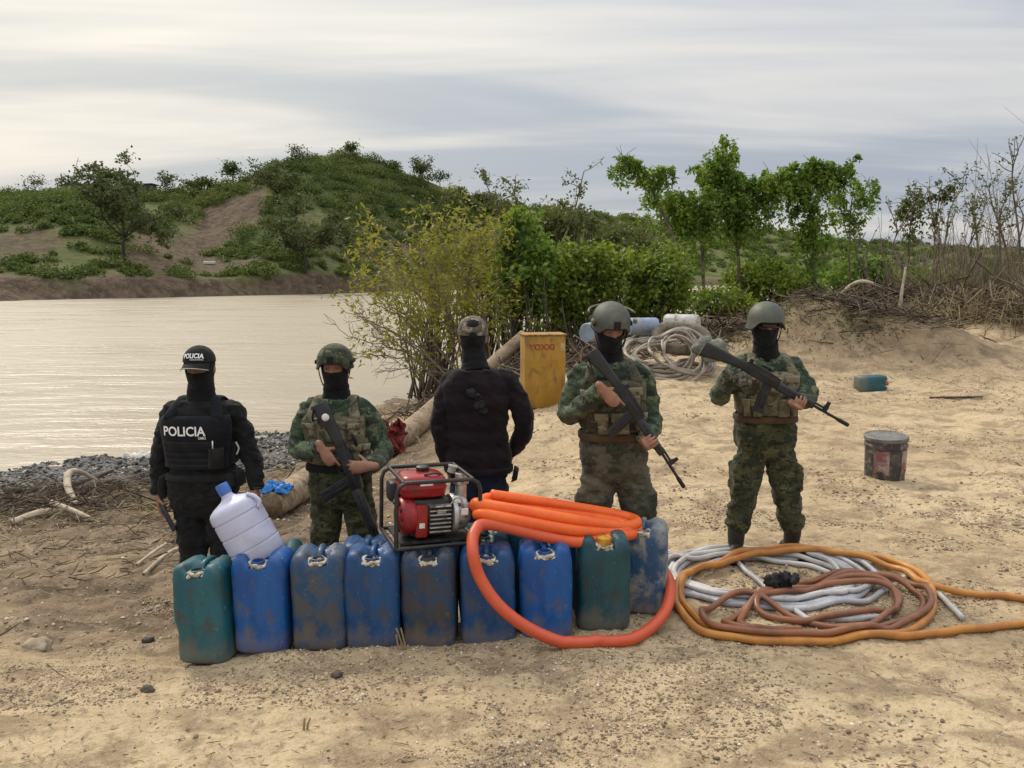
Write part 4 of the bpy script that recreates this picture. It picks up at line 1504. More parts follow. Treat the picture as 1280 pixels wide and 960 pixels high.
def person(label, J, fwd, hf, mats, seed, wk=1.0, dk=1.0, sway=0.0, hands=(), base=None, sleeve_end=1.0, shirt_hem=.16, neck_pt=None, cuffs=True, opening=True, shirt_pad=.016, legk=1.0, tilt=0.0, feet_dir=None):
    """J: joints in world space (hl hr = hips, kl kr, al ar, sl sr = shoulders, el er, wl wr, neck, pelvis, head)"""
    J = {k: np.asarray(v, float) for k, v in J.items()}
    o = empty('person', base, label, 'person')
    off = np.asarray(base)
    T = Torso(J['pelvis'], J['neck'], fwd, sway, wk, dk)
    # head frame
    hf = norm(hf)
    hl = norm(np.cross(UP, hf) + UP * tilt)
    hu = np.cross(hf, hl)
    HM = 1.04 * np.stack([hl, hf, hu], 1)          # local x = left, y = forward, z = up
    H = J['head']
    P = {'o': o, 'T': T, 'H': H, 'HM': HM, 'off': off, 'J': J}
    # --- body: one continuous skin
    mb = MB()
    mb.loft(T.rings(-.04, 1.02, 26, -.012, 36))
    mb.tube([T.c(.93), T.c(1.03) * .4 + (H + HM @ [0, -.025, -.09]) * .6, H + HM @ [0, -.02, -.03]], [.066, .056, .052], 16)
    R, _, _ = head_rings()
    mb.loft(R @ HM.T + H)
    for sx in (-1, 1):
        mb.ell(H + HM @ [sx * .078, -.012, -.012], (.010, .020, .032), HM, 10, 8)
    for q in 'lr':
        mb.tube(limb([T.c(.86) * .3 + J['s' + q] * .7, J['s' + q], J['e' + q], J['w' + q]]), np.interp(np.linspace(0, 1, 25), [0, .35, .62, .75, 1], [.062, .056, .043, .043, .029]), 14)
        mb.tube(limb([T.c(.1) * .35 + J['h' + q] * .65, J['h' + q], J['k' + q], J['a' + q]]), np.interp(np.linspace(0, 1, 25), [0, .33, .64, .76, 1], [.085, .080, .050, .046, .028]), 14)
    for args, kw in hands:
        hand_mb(mb, *args, **kw)
    me = fuse(mb, .0052, 2, .5, .0)
    link('body', shift(me, off), M_SKIN, o, True, fix=False)
    for sx in (-1, 1):
        e = MB().ell(H + HM @ [sx * .032, .077, .008], (.0105, .0105, .0105), None, 12, 10).build('eye', M_EYE, o)
        MB().ell(H + HM @ [sx * .032, .0845, .006], (.0055, .0045, .0055), None, 10, 8).build('iris', M_IRIS, e)
    # --- shirt
    mb = MB()
    mb.loft(T.rings(shirt_hem, 1.0, 30, lambda t: shirt_pad + .004 * math.sin(t * 40 + seed) + (.006 if t < .3 else 0), 40))
    mb.tube([T.c(.94), T.c(1.045)], [.086, .074], 20)
    for q in 'lr':
        S_, E_, W_ = J['s' + q], J['e' + q], J['w' + q]
        we = E_ + (W_ - E_) * sleeve_end
        pth = limb([T.c(.84) * .35 + S_ * .65, S_, E_, we], 12)
        mb.tube(pth, np.interp(np.linspace(0, 1, len(pth)), [0, .3, .5, .66, .8, .95, 1], [.068, .074, .070, .064, .060, .050, .043 if cuffs else .050]), 20, mod=fold(seed + ord(q), .12))
    fr_ = fold(seed + 5)

    def wr(c_, n_):
        q = c_ @ np.array([[.8, .2, .5], [-.2, .9, .1], [-.5, 0, .8]])
        return (.0085 * (1 - 2.2 * np.abs(fbm(q * [7, 9, 17] + seed, 3, seed))) + .0028 * fbm(c_ * 42, 2, seed + 3)) * mats.get('crease', 1.0)
    me = fuse(mb, .0085, 3, .5, 0, wr)
    link('shirt', shift(me, off), mats['shirt'], o, True, fix=False)
    # --- trousers
    mb = MB()
    mb.loft(T.rings(-.05, mats.get('waist', .38), 14, mats.get('wpad', .022), 36))
    for q in 'lr':
        pth = limb([T.c(.12) * .5 + J['h' + q] * .5, J['h' + q] * .9 + J['k' + q] * .1, J['k' + q], J['a' + q] + [0, 0, .10]], 12)
        mb.tube(pth, legk * np.interp(np.linspace(0, 1, len(pth)), [0, .3, .5, .66, .82, .94, 1], [.105, .106, .098, .086, .086, .084, .064]), 22, mod=fold(seed + 20 + ord(q), .06, 18))
    for sx in mats.get('cargo', ()):
        q = 'l' if sx > 0 else 'r'
        c_ = J['h' + q] * .42 + J['k' + q] * .58 + T.l * sx * .085 * legk
        mb.box(c_, (.055, .15, .19), np.stack([T.l, T.f, UP], 1), bevel=.015)
    me = fuse(mb, .0095, 3, .5, 0, lambda c_, n_: .0085 * (1 - 2.2 * np.abs(fbm(c_ * [8, 8, 15] + seed * 2, 3, seed + 7))) + .003 * fbm(c_ * 38, 2, seed + 9))
    link('trousers', shift(me, off), mats['trousers'], o, True, fix=False)
    # --- boots
    for q in 'lr':
        A_ = J['a' + q]
        gzv = mats['foot_z'][0 if q == 'l' else 1]
        fd = norm((T.f if feet_dir is None else feet_dir) + T.l * (.35 if q == 'l' else -.35))
        mb = MB()
        mb.tube([A_ + [0, 0, .21], A_ + [0, 0, .06], A_ - fd * .01], [.064, .058, .054], 16)
        gb = np.array([A_[0], A_[1], gzv])
        pts = [gb - fd * .075 + UP * .045, gb - fd * .02 + UP * .052, gb + fd * .07 + UP * .046, gb + fd * .14 + UP * .038, gb + fd * .185 + UP * .032]
        mb.tube(catmull(pts, 4), np.interp(np.linspace(0, 1, 17), [0, .3, .7, 1], [.040, .046, .050, .034]), 16, up=np.cross(UP, fd), sq=np.interp(np.linspace(0, 1, 17), [0, .4, 1], [1.0, .95, .8]), rounded=True)
        bo = link('boot', shift(fuse(mb, .008, 2), off), M_BOOT, o, True, fix=False)
        so = MB().tube(catmull([p * [1, 1, 0] + [0, 0, gzv + .010] for p in pts], 4), np.interp(np.linspace(0, 1, 17), [0, .3, .7, 1], [.042, .047, .052, .036]), 16, up=np.cross(UP, fd), sq=.26, rounded=True)
        so.build('sole', M_BLK, bo)
    # --- balaclava
    R, zs, A = head_rings(.0055, na=72, face=False)
    V_ = (R @ HM.T + H)
    nz, na = R.shape[:2]
    f = []
    for i in range(nz - 1):
        for j in range(na):
            a, z = A[j], zs[i]
            k = (j + 1) % na
            if opening and -.016 < z < .034 and abs(a + math.pi / na) < .86:
                continue
            f.append((i * na + j, i * na + k, (i + 1) * na + k, (i + 1) * na + j))
    me = bpy.data.meshes.new('balaclava')
    me.from_pydata((V_.reshape(-1, 3) - off).tolist(), [], f)
    bal = link('balaclava', me, M_BLK, o, True)
    so = bal.modifiers.new('s', 'SOLIDIFY')
    so.thickness = .004
    so.offset = 1
    g = MB()
    c0, c1_ = T.c(.985), H + HM @ [0, -.004, -.066]
    g.tube(catmull([c0, c0 * .5 + c1_ * .5 + T.f * .004, c1_], 8), np.interp(np.linspace(0, 1, 17), [0, .3, .7, 1], [.100, .086, .079, .075]), 28, mod=fold(seed + 40, .05, 45))
    g.build('neck_gaiter', M_BLK, o)
    return P


def loc2w(P, v):
    return P['H'] + P['HM'] @ np.asarray(v, float)


def dome(P, rx, ryf, ryb, hz, cz, rim, mat_, name, parent, th=.008, na=56, nz=16, flare=.006, cyo=0.0):
    """helmet or cap crown; rim(a) is the lower edge height, a = 0 at the front"""
    A = np.linspace(-math.pi, math.pi, na, endpoint=False)

    def shell(k, dz_):
        rows = []
        for i in range(nz):
            u = i / (nz - 1)
            row = []
            for a in A:
                zr = rim(a) - cz
                zz = zr + (hz * k - zr) * math.sin(u * math.pi / 2)
                s_ = math.sqrt(max(.0004, 1 - (zz / (hz * k + 1e-4)) ** 2)) if zz > 0 else 1.0
                fl = flare * (1 - u) ** 6
                ry = ryf if math.cos(a) > 0 else ryb
                row.append(((rx * k + fl) * s_ * math.sin(a), (ry * k + fl) * s_ * math.cos(a) + cyo, cz + zz))
            rows.append(row)
        return np.array(rows)
    R = np.concatenate([shell(1 - th / rx, 0)[::-1], shell(1.0, 0)], 0)
    mb = MB().loft(R @ P['HM'].T + P['H'])
    tri = (mb.arr(), list(mb.f))
    ob = mb.build(name, mat_, parent, True, 50)
    return ob, tri


def helmet(P, mat_, style):
    o = P['o']
    if style == 'pasgt':
        rim = lambda a: .030 - .052 * sstep(.5, 1.1, abs(a)) + .012 * sstep(2.1, 2.9, abs(a))
        hm, tri = dome(P, .110, .130, .130, .105, .045, rim, mat_, 'helmet', o, flare=.013)
        ring = [loc2w(P, ((.110 + .010) * math.sin(a), (.130 + .010) * math.cos(a), rim(a))) for a in np.linspace(0, math.tau, 48, endpoint=False) for a in [a if a <= math.pi else a - math.tau]]
    else:
        rim = lambda a: .040 - .040 * sstep(.45, .95, abs(a)) + .0 * abs(a) - .012 * sstep(1.6, 2.6, abs(a))
        hm, tri = dome(P, .107, .128, .128, .102, .045, rim, mat_, 'helmet', o, flare=.003)
        ring = [loc2w(P, ((.107 + .002) * math.sin(a), (.128 + .002) * math.cos(a), rim(a))) for a in np.linspace(0, math.tau, 48, endpoint=False) for a in [a if a <= math.pi else a - math.tau]]
        for sx in (-1, 1):
            MB().box(loc2w(P, (sx * .109, -.01, .038)), (.010, .11, .024), P['HM'], bevel=.004).build('side_rail', M_STRAP, hm)
        MB().box(loc2w(P, (0, .124, .066)), (.040, .012, .042), P['HM'] @ np.array(Matrix.Rotation(.25, 3, 'X')), bevel=.004).build('mount_plate', M_STRAP, hm)
    MB().tube(np.array(ring), .0045, 8, closed=True).build('rim', M_STRAP, hm)
    for sx in (-1, 1):
        MB().tube(catmull([loc2w(P, (sx * .098, .02, .0)), loc2w(P, (sx * .088, .03, -.05)), loc2w(P, (sx * .062, .055, -.105)), loc2w(P, (sx * .02, .072, -.126))], 5), .008, 8, up=P['HM'][:, 1], sq=.35).build('chin_strap', M_STRAP, hm)
    return hm, tri


def strap_over(P, side, a_front, t_front, a_back, t_back, pad, mat_, wd=.026, name='shoulder_strap', parent=None, lat=.105):
    T = P['T']
    top = T.c(.955) + T.l * side * lat + UP * (pad * .8 + .012)
    pts = [T.pt(side * a_front, t_front, pad), T.pt(side * a_front * .95, (t_front + .93) / 2, pad + .004), top + T.f * .055 - UP * .006, top + UP * .008, top - T.f * .06 - UP * .008, T.pt(math.pi - side * a_back, (t_back + .93) / 2, pad + .004), T.pt(math.pi - side * a_back, t_back, pad)]
    return MB().tube(catmull(pts, 6), wd, 12, up=T.l, sq=.30).build(name, mat_, parent or P['o'])


# ------------------------------------------------------------------ rifle (x to the muzzle, z up, origin at the trigger)
def rifle(butt, muzzle, up, label):
    X = norm(np.asarray(muzzle) - np.asarray(butt))
    Z = norm(np.asarray(up) - X * np.dot(up, X))
    Y = np.cross(Z, X)
    L = np.linalg.norm(np.asarray(muzzle) - np.asarray(butt))
    k = L / 1.07
    O = np.asarray(butt) + X * .37 * k
    Mx = np.eye(4)
    Mx[:3, 0], Mx[:3, 1], Mx[:3, 2], Mx[:3, 3] = X * k, Y * k, Z * k, O
    o = empty('rifle', O, label, 'rifle', 'rifles held by the soldiers')

    def pr(poly, hw_, name, m_, parent=o, y0=0):
        return MB().prism(poly, y0 - hw_, y0 + hw_, Mx).build(name, m_, parent, False)

    def tb(pts, r, name, m_, parent=o, n=12, sq=1.0, rounded=False):
        q = np.array(pts, float) @ Mx[:3, :3].T + Mx[:3, 3]
        return MB().tube(q, np.asarray(r) * k, n, up=Z, sq=sq, rounded=rounded).build(name, m_, parent, True, 50)

    def bxx(c_, s_, name, m_, parent=o, bev=.004, rot=None):
        r_ = Mx[:3, :3] / k
        if rot is not None:
            r_ = r_ @ rot
        return MB().box(np.array(c_) @ Mx[:3, :3].T + Mx[:3, 3], np.array(s_) * k, r_, bevel=bev * k).build(name, m_, parent, True, 40)
    # stock: deeper towards the butt
    st_ = MB()
    rr_ = []
    for x, zc_, hz_, hy in [(-.37, -.020, .050, .017), (-.362, -.020, .053, .019), (-.30, -.010, .046, .019), (-.22, .002, .036, .019), (-.14, .010, .029, .0185), (-.09, .014, .031, .019), (-.085, .014, .028, .017)]:
        q = rrect(2 * hy, 2 * hz_, 24, 3.5)
        rr_.append(np.stack([np.full(24, x), q[:, 0], q[:, 1] + zc_], -1))
    st_.loft(np.array(rr_) @ Mx[:3, :3].T + Mx[:3, 3]).build('stock', M_GUN, o, True, 50)
    rec = bxx((.04, 0, .012), (.27, .036, .058), 'receiver', M_GUNM)
    pr([(-.09, .04), (.17, .042), (.175, .052), (.10, .060), (-.06, .058)], .015, 'receiver_cover', M_GUNM)
    bxx((-.055, 0, .068), (.03, .014, .022), 'rear_sight', M_GUNM, rec)
    bxx((.08, -.021, .028), (.11, .006, .014), 'ejection_port', M_GUN, rec, .001)
    tb([(-.02, 0, .05), (.05, .012, .060), (.11, .0, .055)], .006, 'carrying_handle', M_GUN, n=8)
    g_ = MB()
    gr = []
    for z, x, hx, hy in [(-.010, -.018, .026, .016), (-.04, -.027, .0215, .0165), (-.075, -.040, .021, .017), (-.105, -.052, .022, .017), (-.112, -.055, .020, .015)]:
        q = rrect(2 * hx, 2 * hy, 20, 3)
        gr.append(np.stack([q[:, 0] + x, q[:, 1], np.full(20, z)], -1))
    g_.loft(np.array(gr) @ Mx[:3, :3].T + Mx[:3, 3]).build('pistol_grip', M_GUN, o, True, 50)
    tb([(-.005, 0, -.015), (0, 0, -.044), (.012, 0, -.052), (.045, 0, -.052), (.055, 0, -.044), (.06, 0, -.015)], .0035, 'trigger_guard', M_GUNM, n=8)
    tb([(.022, 0, -.012), (.024, 0, -.028), (.032, 0, -.042)], .0035, 'trigger', M_GUNM, n=8)
    mg = MB()
    mr = []
    for u in np.linspace(0, 1, 8):
        q = rrect(.066, .026, 20, 5)
        mr.append(np.stack([q[:, 0] + .112 + .030 * u + .012 * u * u, q[:, 1], np.full(20, -.012 - .19 * u) + q[:, 0] * .22 * u], -1))
    mag = mg.loft(np.array(mr) @ Mx[:3, :3].T + Mx[:3, 3]).build('magazine', M_GUNM, o, True, 40)
    for u in (-.012, .012):
        q0 = np.array([.118 + u, -.0142, -.04]), np.array([.145 + u, -.0142, -.17])
        MB().tube(np.array(q0) @ Mx[:3, :3].T + Mx[:3, 3], .003 * k, 6).build('magazine_rib', M_GUN, mag)
    hg = MB()
    hr = []
    for x, hz_, hy, zc_ in [(.172, .026, .021, .010), (.18, .030, .024, .009), (.28, .029, .0235, .010), (.40, .026, .021, .012), (.435, .024, .0195, .013), (.44, .020, .016, .013)]:
        q = rrect(2 * hy, 2 * hz_, 24, 3.2)
        hr.append(np.stack([np.full(24, x), q[:, 0], q[:, 1] + zc_], -1))
    hgo = hg.loft(np.array(hr) @ Mx[:3, :3].T + Mx[:3, 3]).build('handguard', M_GUN, o, True, 50)
    for q in range(6):
        MB().box(np.array([.215 + q * .036, -.0235, .014]) @ Mx[:3, :3].T + Mx[:3, 3], np.array([.020, .004, .008]) * k, Mx[:3, :3] / k).build('vent', M_HOLE, hgo, False)
    tb([(.43, 0, .014), (.62, 0, .014)], .0095, 'barrel', M_GUNM)
    tb([(.40, 0, .034), (.52, 0, .034)], .0075, 'gas_tube', M_GUNM)
    tb([(.61, 0, .014), (.622, 0, .014), (.63, 0, .014), (.695, 0, .014), (.70, 0, .014)], [.0095, .012, .0135, .0135, .011], 'flash_hider', M_GUNM)
    fs = bxx((.515, 0, .030), (.032, .020, .046), 'front_sight', M_GUNM)
    for s_ in (-1, 1):
        bxx((.515, s_ * .009, .066), (.020, .004, .034), 'sight_wing', M_GUNM, fs, .001)
    return {'o': o, 'X': X, 'Y': Y, 'Z': Z, 'O': O, 'k': k, 'at': lambda x, y, z: Mx[:3, :3] @ np.array([x, y, z]) + Mx[:3, 3]}

# ------------------------------------------------------------------ the five men
def foot(px, Y):
    x = W(px, 700, Y)[0]
    z = gz1(x, Y) - .006
    return np.array([x, Y, z + .085]), z


def base_at(px, Y):
    x = W(px, 700, Y)[0]
    return np.array([x, Y, gz1(x, Y)])


FW = np.array([0, -1.0, 0])

# --- policeman in black
Y = 5.0
ar_, fzr = foot(238, Y - .02)
al_, fzl = foot(290, Y + .02)
wr_, wl_ = W(199, 618, Y - .03), W(321, 611, Y - .05)
J = dict(pelvis=W(255, 634, Y), neck=W(252, 499, Y - .01), head=W(250, 459, Y - .03), sr=W(216, 519, Y), sl=W(291, 517, Y), er=W(202, 573, Y + .03), el=W(313, 568, Y + .03), wr=wr_, wl=wl_,
         hr=W(239, 624, Y), hl=W(272, 624, Y), kr=W(243, 700, Y - .04), kl=W(284, 700, Y - .02), ar=ar_, al=al_)
P = person('policeman in black with a white lettered vest and cap, holding a pistol by his side', J, FW, (.0, -1, -.10), dict(shirt=M_BLK2, trousers=M_BLK2, foot_z=(fzl, fzr)), 3, base=base_at(252, Y), wk=1.05, dk=1.05,
           hands=[((wr_, (.14, -.12, -1), (1, .0, .1), 'R', (.75, .9, .7)), dict(index=(.25, .2, .1))), ((wl_, (.02, -.1, -1), (-1, .1, 0), 'L', (.5, .6, .4)), {})])
T, o = P['T'], P['o']
vest = T.patch(-1.15, 1.15, .40, .88, .020, .030, 30, 26, .02).build('vest_front', M_NAVY, o)
T.patch(math.pi - 1.2, math.pi + 1.2, .40, .90, .020, .028, 26, 22, .02).build('vest_back', M_NAVY, o)
for s_ in (-1, 1):
    T.patch(s_ * 1.1, s_ * (math.pi - 1.1), .42, .62, .022, .020, 14, 8).build('side_panel', M_NAVY, o)
    strap_over(P, s_, .62, .84, .6, .84, .034, M_NAVY, .034)
for k in range(5):
    t0 = .42 + k * .052
    T.patch(-.85, .55, t0, t0 + .030, .049, .006, 26, 5, .004).build('webbing', M_BLK2, vest)
T.patch(-.55, .45, .60, .66, .050, .008, 20, 6, .004).build('name_strip', M_STRAP, vest)
vt = T.patch(-1.15, 1.15, .40, .88, .020, .030, 30, 26, .02)
place_text('POLICIA', .060, (T.pt(0, .755, .06) + T.l * -.045), T.l, UP, [(vt.arr(), list(vt.f))], M_LETTER, 'lettering', vest, .004, .265, .022)
place_text('UMO', .017, (T.pt(0, .695, .06) + T.l * .066), T.l, UP, [(vt.arr(), list(vt.f))], M_LETTER, 'small_lettering', vest, .004, .045, .02)
MB().tube([T.pt(.42, .67, .06), T.pt(.43, .60, .065)], .004, 8).build('radio_cord', M_LETTER, vest)
T.patch(.32, .78, .42, .60, .052, .026, 12, 12, .02, .01).build('radio_pouch', M_STRAP, vest)
T.patch(-math.pi, math.pi, .285, .345, .024, .016, 48, 6, .006).build('belt', M_STRAP, o)
T.patch(-1.75, -1.15, .12, .33, .032, .045, 10, 10, .02).build('holster', M_STRAP, o)
T.patch(-1.95, -1.70, .24, .40, .035, .030, 8, 8, .012).build('magazine_pouch', M_STRAP, o)
T.patch(1.25, 1.75, .20, .36, .034, .040, 10, 8, .015).build('belt_pouch', M_STRAP, o)
T.patch(.9, 1.2, .22, .35, .034, .030, 8, 8, .012).build('belt_pouch', M_STRAP, o)
MB().tube(catmull([T.pt(-1.62, .50, .05), T.pt(-1.66, .46, .07), T.pt(-1.62, .42, .07)], 4), .006, 8).build('buckle', M_WHITE, o)
MB().tube(catmull([T.pt(1.45, .62, .04), T.pt(1.5, .56, .06), T.pt(1.5, .50, .05)], 4), .006, 8).build('buckle', M_WHITE, o)
MB().tube(catmull([wl_ + np.array([math.cos(a) * .034, math.sin(a) * .03, .012]) for a in np.linspace(0, math.tau, 12, endpoint=False)], 3, True), .008, 8, closed=True).build('wristwatch', M_GUNM, o)
# cap
rim = lambda a: .044 - .014 * sstep(.9, 2.2, abs(a))
cp_, tri = dome(P, .0915, .108, .108, .092, .040, rim, M_BLK2, 'cap', o, .004, flare=.0)
HMx = P['HM']


def visor(P, parent, mat_, trim=None, z0=.045, L=.068, drop=.030, rx=.086, ry=.103):
    A = np.linspace(-1.05, 1.05, 25)
    rows = []
    for u, th in ((0, 0), (.35, 0), (.7, 0), (1, 0), (1, -.004), (.7, -.004), (.35, -.004), (0, -.004)):
        row = []
        for a in A:
            ext = L * u * (math.cos(a * 1.25) ** .6 if abs(a * 1.25) < 1.5 else 0)
            row.append((rx * math.sin(a) * (1 + .10 * u), ry * math.cos(a) + ext, z0 + th - drop * u * .55 - drop * 1.0 * (abs(a) / 1.05) ** 2 * (.35 + .65 * u)))
        rows.append(row)
    R = np.array(rows) @ P['HM'].T + P['H']
    nr, na = R.shape[:2]
    f = [(i * na + j, i * na + j + 1, ((i + 1) % nr) * na + j + 1, ((i + 1) % nr) * na + j) for i in range(nr) for j in range(na - 1)]
    f += [tuple(i * na for i in range(nr)), tuple(i * na + na - 1 for i in range(nr))]
    v = MB().add(R.reshape(-1, 3), f).build('visor', mat_, parent)
    if trim is not None:
        MB().tube(R[3] + P['HM'] @ np.array([0, .001, 0]), .0028, 8).build('visor_edge', trim, v)
    return v


visor(P, cp_, M_BLK2, mat('silver_piping', (.40, .39, .37), rough=.6))
place_text('POLICIA', .032, loc2w(P, (0, .11, .094)), HMx[:, 0], norm(HMx[:, 2] - HMx[:, 1] * .35), [tri], M_LETTER, 'lettering', cp_, .003, .122, .03)
place_text('NACIONAL', .009, loc2w(P, (.022, .12, .070)), HMx[:, 0], norm(HMx[:, 2] - HMx[:, 1] * .2), [tri], M_WHITE, 'small_lettering', cp_, .003, .075, .02)
# pistol
hc = wr_ + norm((.14, -.12, -1)) * .085 + np.array([.018, 0, 0])
X = norm(W(229, 684, Y - .12) - W(207, 642, Y - .08))
Z = norm(np.array([.35, -1.0, .2]) - X * np.dot(np.array([.35, -1.0, .2]), X))
Yv = np.cross(Z, X)
q0 = hc + Z * .065 - X * .012
pi_ = empty('pistol', q0, 'black pistol pointing down in the hand of the policeman', 'pistol')
RM = np.stack([X, Yv, Z], 1)
MB().box(q0 + X * .085, (.19, .028, .030), RM, bevel=.004).build('slide', M_GUNM, pi_, True, 40)
MB().box(q0 + X * .09 - Z * .024, (.15, .024, .020), RM, bevel=.003).build('frame', M_GUN, pi_, True, 40)
MB().box(q0 + X * .012 - Z * .075, (.046, .028, .105), RM @ np.array(Matrix.Rotation(-.25, 3, 'Y')), bevel=.008).build('grip', M_GUN, pi_, True, 40)
MB().tube([q0 + X * a - Z * b_ for a, b_ in ((.038, .034), (.045, .06), (.07, .062), (.085, .034))], .003, 6).build('trigger_guard', M_GUN, pi_)
MB().box(q0 + X * .175 + Z * .018, (.008, .005, .007), RM).build('front_sight', M_GUN, pi_, False)

# --- soldier with rifle across his body, left of the pump
Y = 5.1
rf = rifle(W(402, 504, Y - .25), W(484, 716, Y - .33), (.93, -.1, .36), 'black rifle held muzzle down by the soldier left of the pump')
ar_, fzr = foot(404, Y)
al_, fzl = foot(466, Y + .02)
wr_ = rf['at'](-.125, -.032, -.085)
wl_ = W(463, 583, Y - .33)
J = dict(pelvis=W(427, 626, Y), neck=W(421, 498, Y), head=W(419, 459, Y - .03), sr=W(388, 515, Y), sl=W(455, 514, Y), er=W(374, 560, Y - .04), el=W(478, 563, Y - .05), wr=wr_, wl=wl_,
         hr=W(411, 618, Y), hl=W(445, 618, Y), kr=W(406, 690, Y - .02), kl=W(458, 690, Y - .02), ar=ar_, al=al_)
P = person('soldier in camouflage and khaki vest standing left of the red pump', J, FW, (-.02, -1, -.06), dict(shirt=M_CAMO_S, trousers=M_CAMO_P, foot_z=(fzl, fzr)), 11, base=base_at(425, Y), wk=1.02, shirt_hem=.28, sleeve_end=.94,
           hands=[((wr_, rf['X'] * .95 + rf['Z'] * .2, rf['Y'], 'R', (.9, 1.15, .8)), dict(index=(.15, .1, .05))), ((wl_, (-1, -.05, -.05), (0, 1, -.1), 'L', (.30, .45, .35)), dict(spread=.10, thumb=(.6, .6, .3)))])
helmet(P, M_HELM, 'high')


def soldier_vest(P, mv, mp, pouches, t0=.40, t1=.86, belt=None, strap=None):
    T, o = P['T'], P['o']
    v = T.patch(-1.0, 1.0, t0, t1, .018, .026, 28, 24, .02).build('vest_front', mv, o)
    T.patch(math.pi - 1.1, math.pi + 1.1, t0, t1 + .02, .018, .026, 24, 20, .02).build('vest_back', mv, o)
    for s_ in (-1, 1):
        T.patch(s_ * .98, s_ * (math.pi - 1.0), t0 + .02, t0 + .24, .020, .018, 14, 8).build('side_panel', mv, o)
        strap_over(P, s_, .58, t1 - .03, .6, t1 - .03, .030, mv, .034)
    for a0, a1, b0, b1, th in pouches:
        p = T.patch(a0, a1, b0, b1, .043, th, 10, 12, .014, .006).build('pouch', mp, v)
        T.patch(a0 - .015, a1 + .015, b1 - (b1 - b0) * .34, b1 + .008, .045 + th, .007, 10, 6, .006).build('flap', mp, p)
    if belt:
        T.patch(-math.pi, math.pi, .325, .395, .030, .014, 48, 6, .006).build('belt', belt, o)
    return v


def sling(P, rf, pts):
    T = P['T']
    q = [rf['at'](-.35, -.024, -.05)] + [T.pt(a_, t_, p_) if len(z_) == 3 else None for z_ in pts for a_, t_, p_ in [z_]]
    MB().tube(catmull(q, 8), .016, 8, up=-T.f, sq=.22).build('sling', M_STRAP, rf['o'])


sling(P, rf, [(-.30, .84, .075), (.0, .90, .065), (.35, .945, .07), (.9, 1.0, .075)])
v = soldier_vest(P, M_VEST, M_POUCH, [(-.10, .22, .62, .82, .022), (.28, .60, .64, .80, .018), (-.95, -.62, .42, .60, .034), (-.02, .30, .42, .59, .036), (.36, .66, .42, .60, .036), (.72, 1.0, .42, .60, .034), (-.50, -.16, .42, .58, .034), (-.75, -.35, .66, .80, .02)], belt=M_STRAP)
T = P['T']
MB().tube([T.pt(.40, .70, .07), T.pt(.50, .60, .085)], .010, 8).build('pen_light', M_STRAP, v)
MB().lathe([(.002, 0), (.022, .001), (.024, .004), (.02, .007), (.002, .008)], 18, Matrix.Translation(Vector(rf['at'](-.285, -.021, .0))) @ Matrix.Rotation(math.radians(90), 4, 'X')).build('sticker', M_WHITE, rf['o'])

# --- man in a dark sweater, seen from behind
Y = 5.2
al_, fzl = foot(574, Y)
ar_, fzr = foot(622, Y)
wl_, wr_ = W(561, 580, Y - .02), W(640, 566, Y + .17)
J = dict(pelvis=W(599, 602, Y), neck=W(594, 461, Y - .01), head=W(591, 421, Y + .02), sl=W(563, 480, Y), sr=W(635, 478, Y), el=W(551, 534, Y - .03), er=W(656, 530, Y - .03), wl=wl_, wr=wr_,
         hl=W(583, 604, Y), hr=W(616, 604, Y), kl=W(578, 672, Y), kr=W(620, 672, Y), al=al_, ar=ar_)
P = person('man in a dark sweater and jeans seen from behind, wearing a camouflage cap', J, (0, 1, 0), (-.05, 1, -.05), dict(crease=.55, shirt=M_SWEAT, trousers=M_JEAN, waist=.2, wpad=.006, foot_z=(fzl, fzr)), 23, base=base_at(597, Y), wk=1.05, shirt_hem=.13, cuffs=True, legk=.93, shirt_pad=.026,
           hands=[((wl_, (.08, .1, -1), (1, .1, 0), 'L', (.5, .6, .4)), {}), ((wr_, (-.5, .5, -.7), (-.6, -.4, -.3), 'R', (.3, .3, .2)), {})])
T, o = P['T'], P['o']
rim = lambda a: .036 - .026 * sstep(.9, 2.2, abs(a))
cp_, tri = dome(P, .0945, .109, .110, .095, .038, rim, M_CAPC, 'cap', o, .004, flare=.0)
visor(P, cp_, M_CAPC)
MB().ell(loc2w(P, (0, -.110, .012)), (.026, .006, .020), P['HM'], 14, 10).build('back_opening', M_BLK, cp_)
# cloth strap crossing high on the back
for k, (a0, t0, s_) in enumerate([(math.pi - .04, .82, .035), (math.pi + .04, .78, .030), (math.pi + .10, .72, .036), (math.pi + .14, .67, .030), (math.pi + .0, .70, .022)]):
    bl = MB().ell(T.pt(a0, t0, .026), (s_ * 1.1, .014, s_ * .8), np.array(Matrix.Rotation(.5 - k * .2, 3, 'Y')), 14, 10)
    me = fuse(bl, .006, 1, disp=lambda c_, n_: .010 * fbm(c_ * 32, 3, 70 + k))
    link('back_strap', shift(me, P['off']), M_RAG, o, True, fix=False)
T.patch(-math.pi, math.pi, .10, .155, .030, .012, 48, 6, .008).build('hem_band', M_SWEAT, o)
T.patch(math.pi + 1.25, math.pi + 1.75, .02, .13, .05, .03, 8, 8, .012).build('belt_pouch', M_STRAP, o)

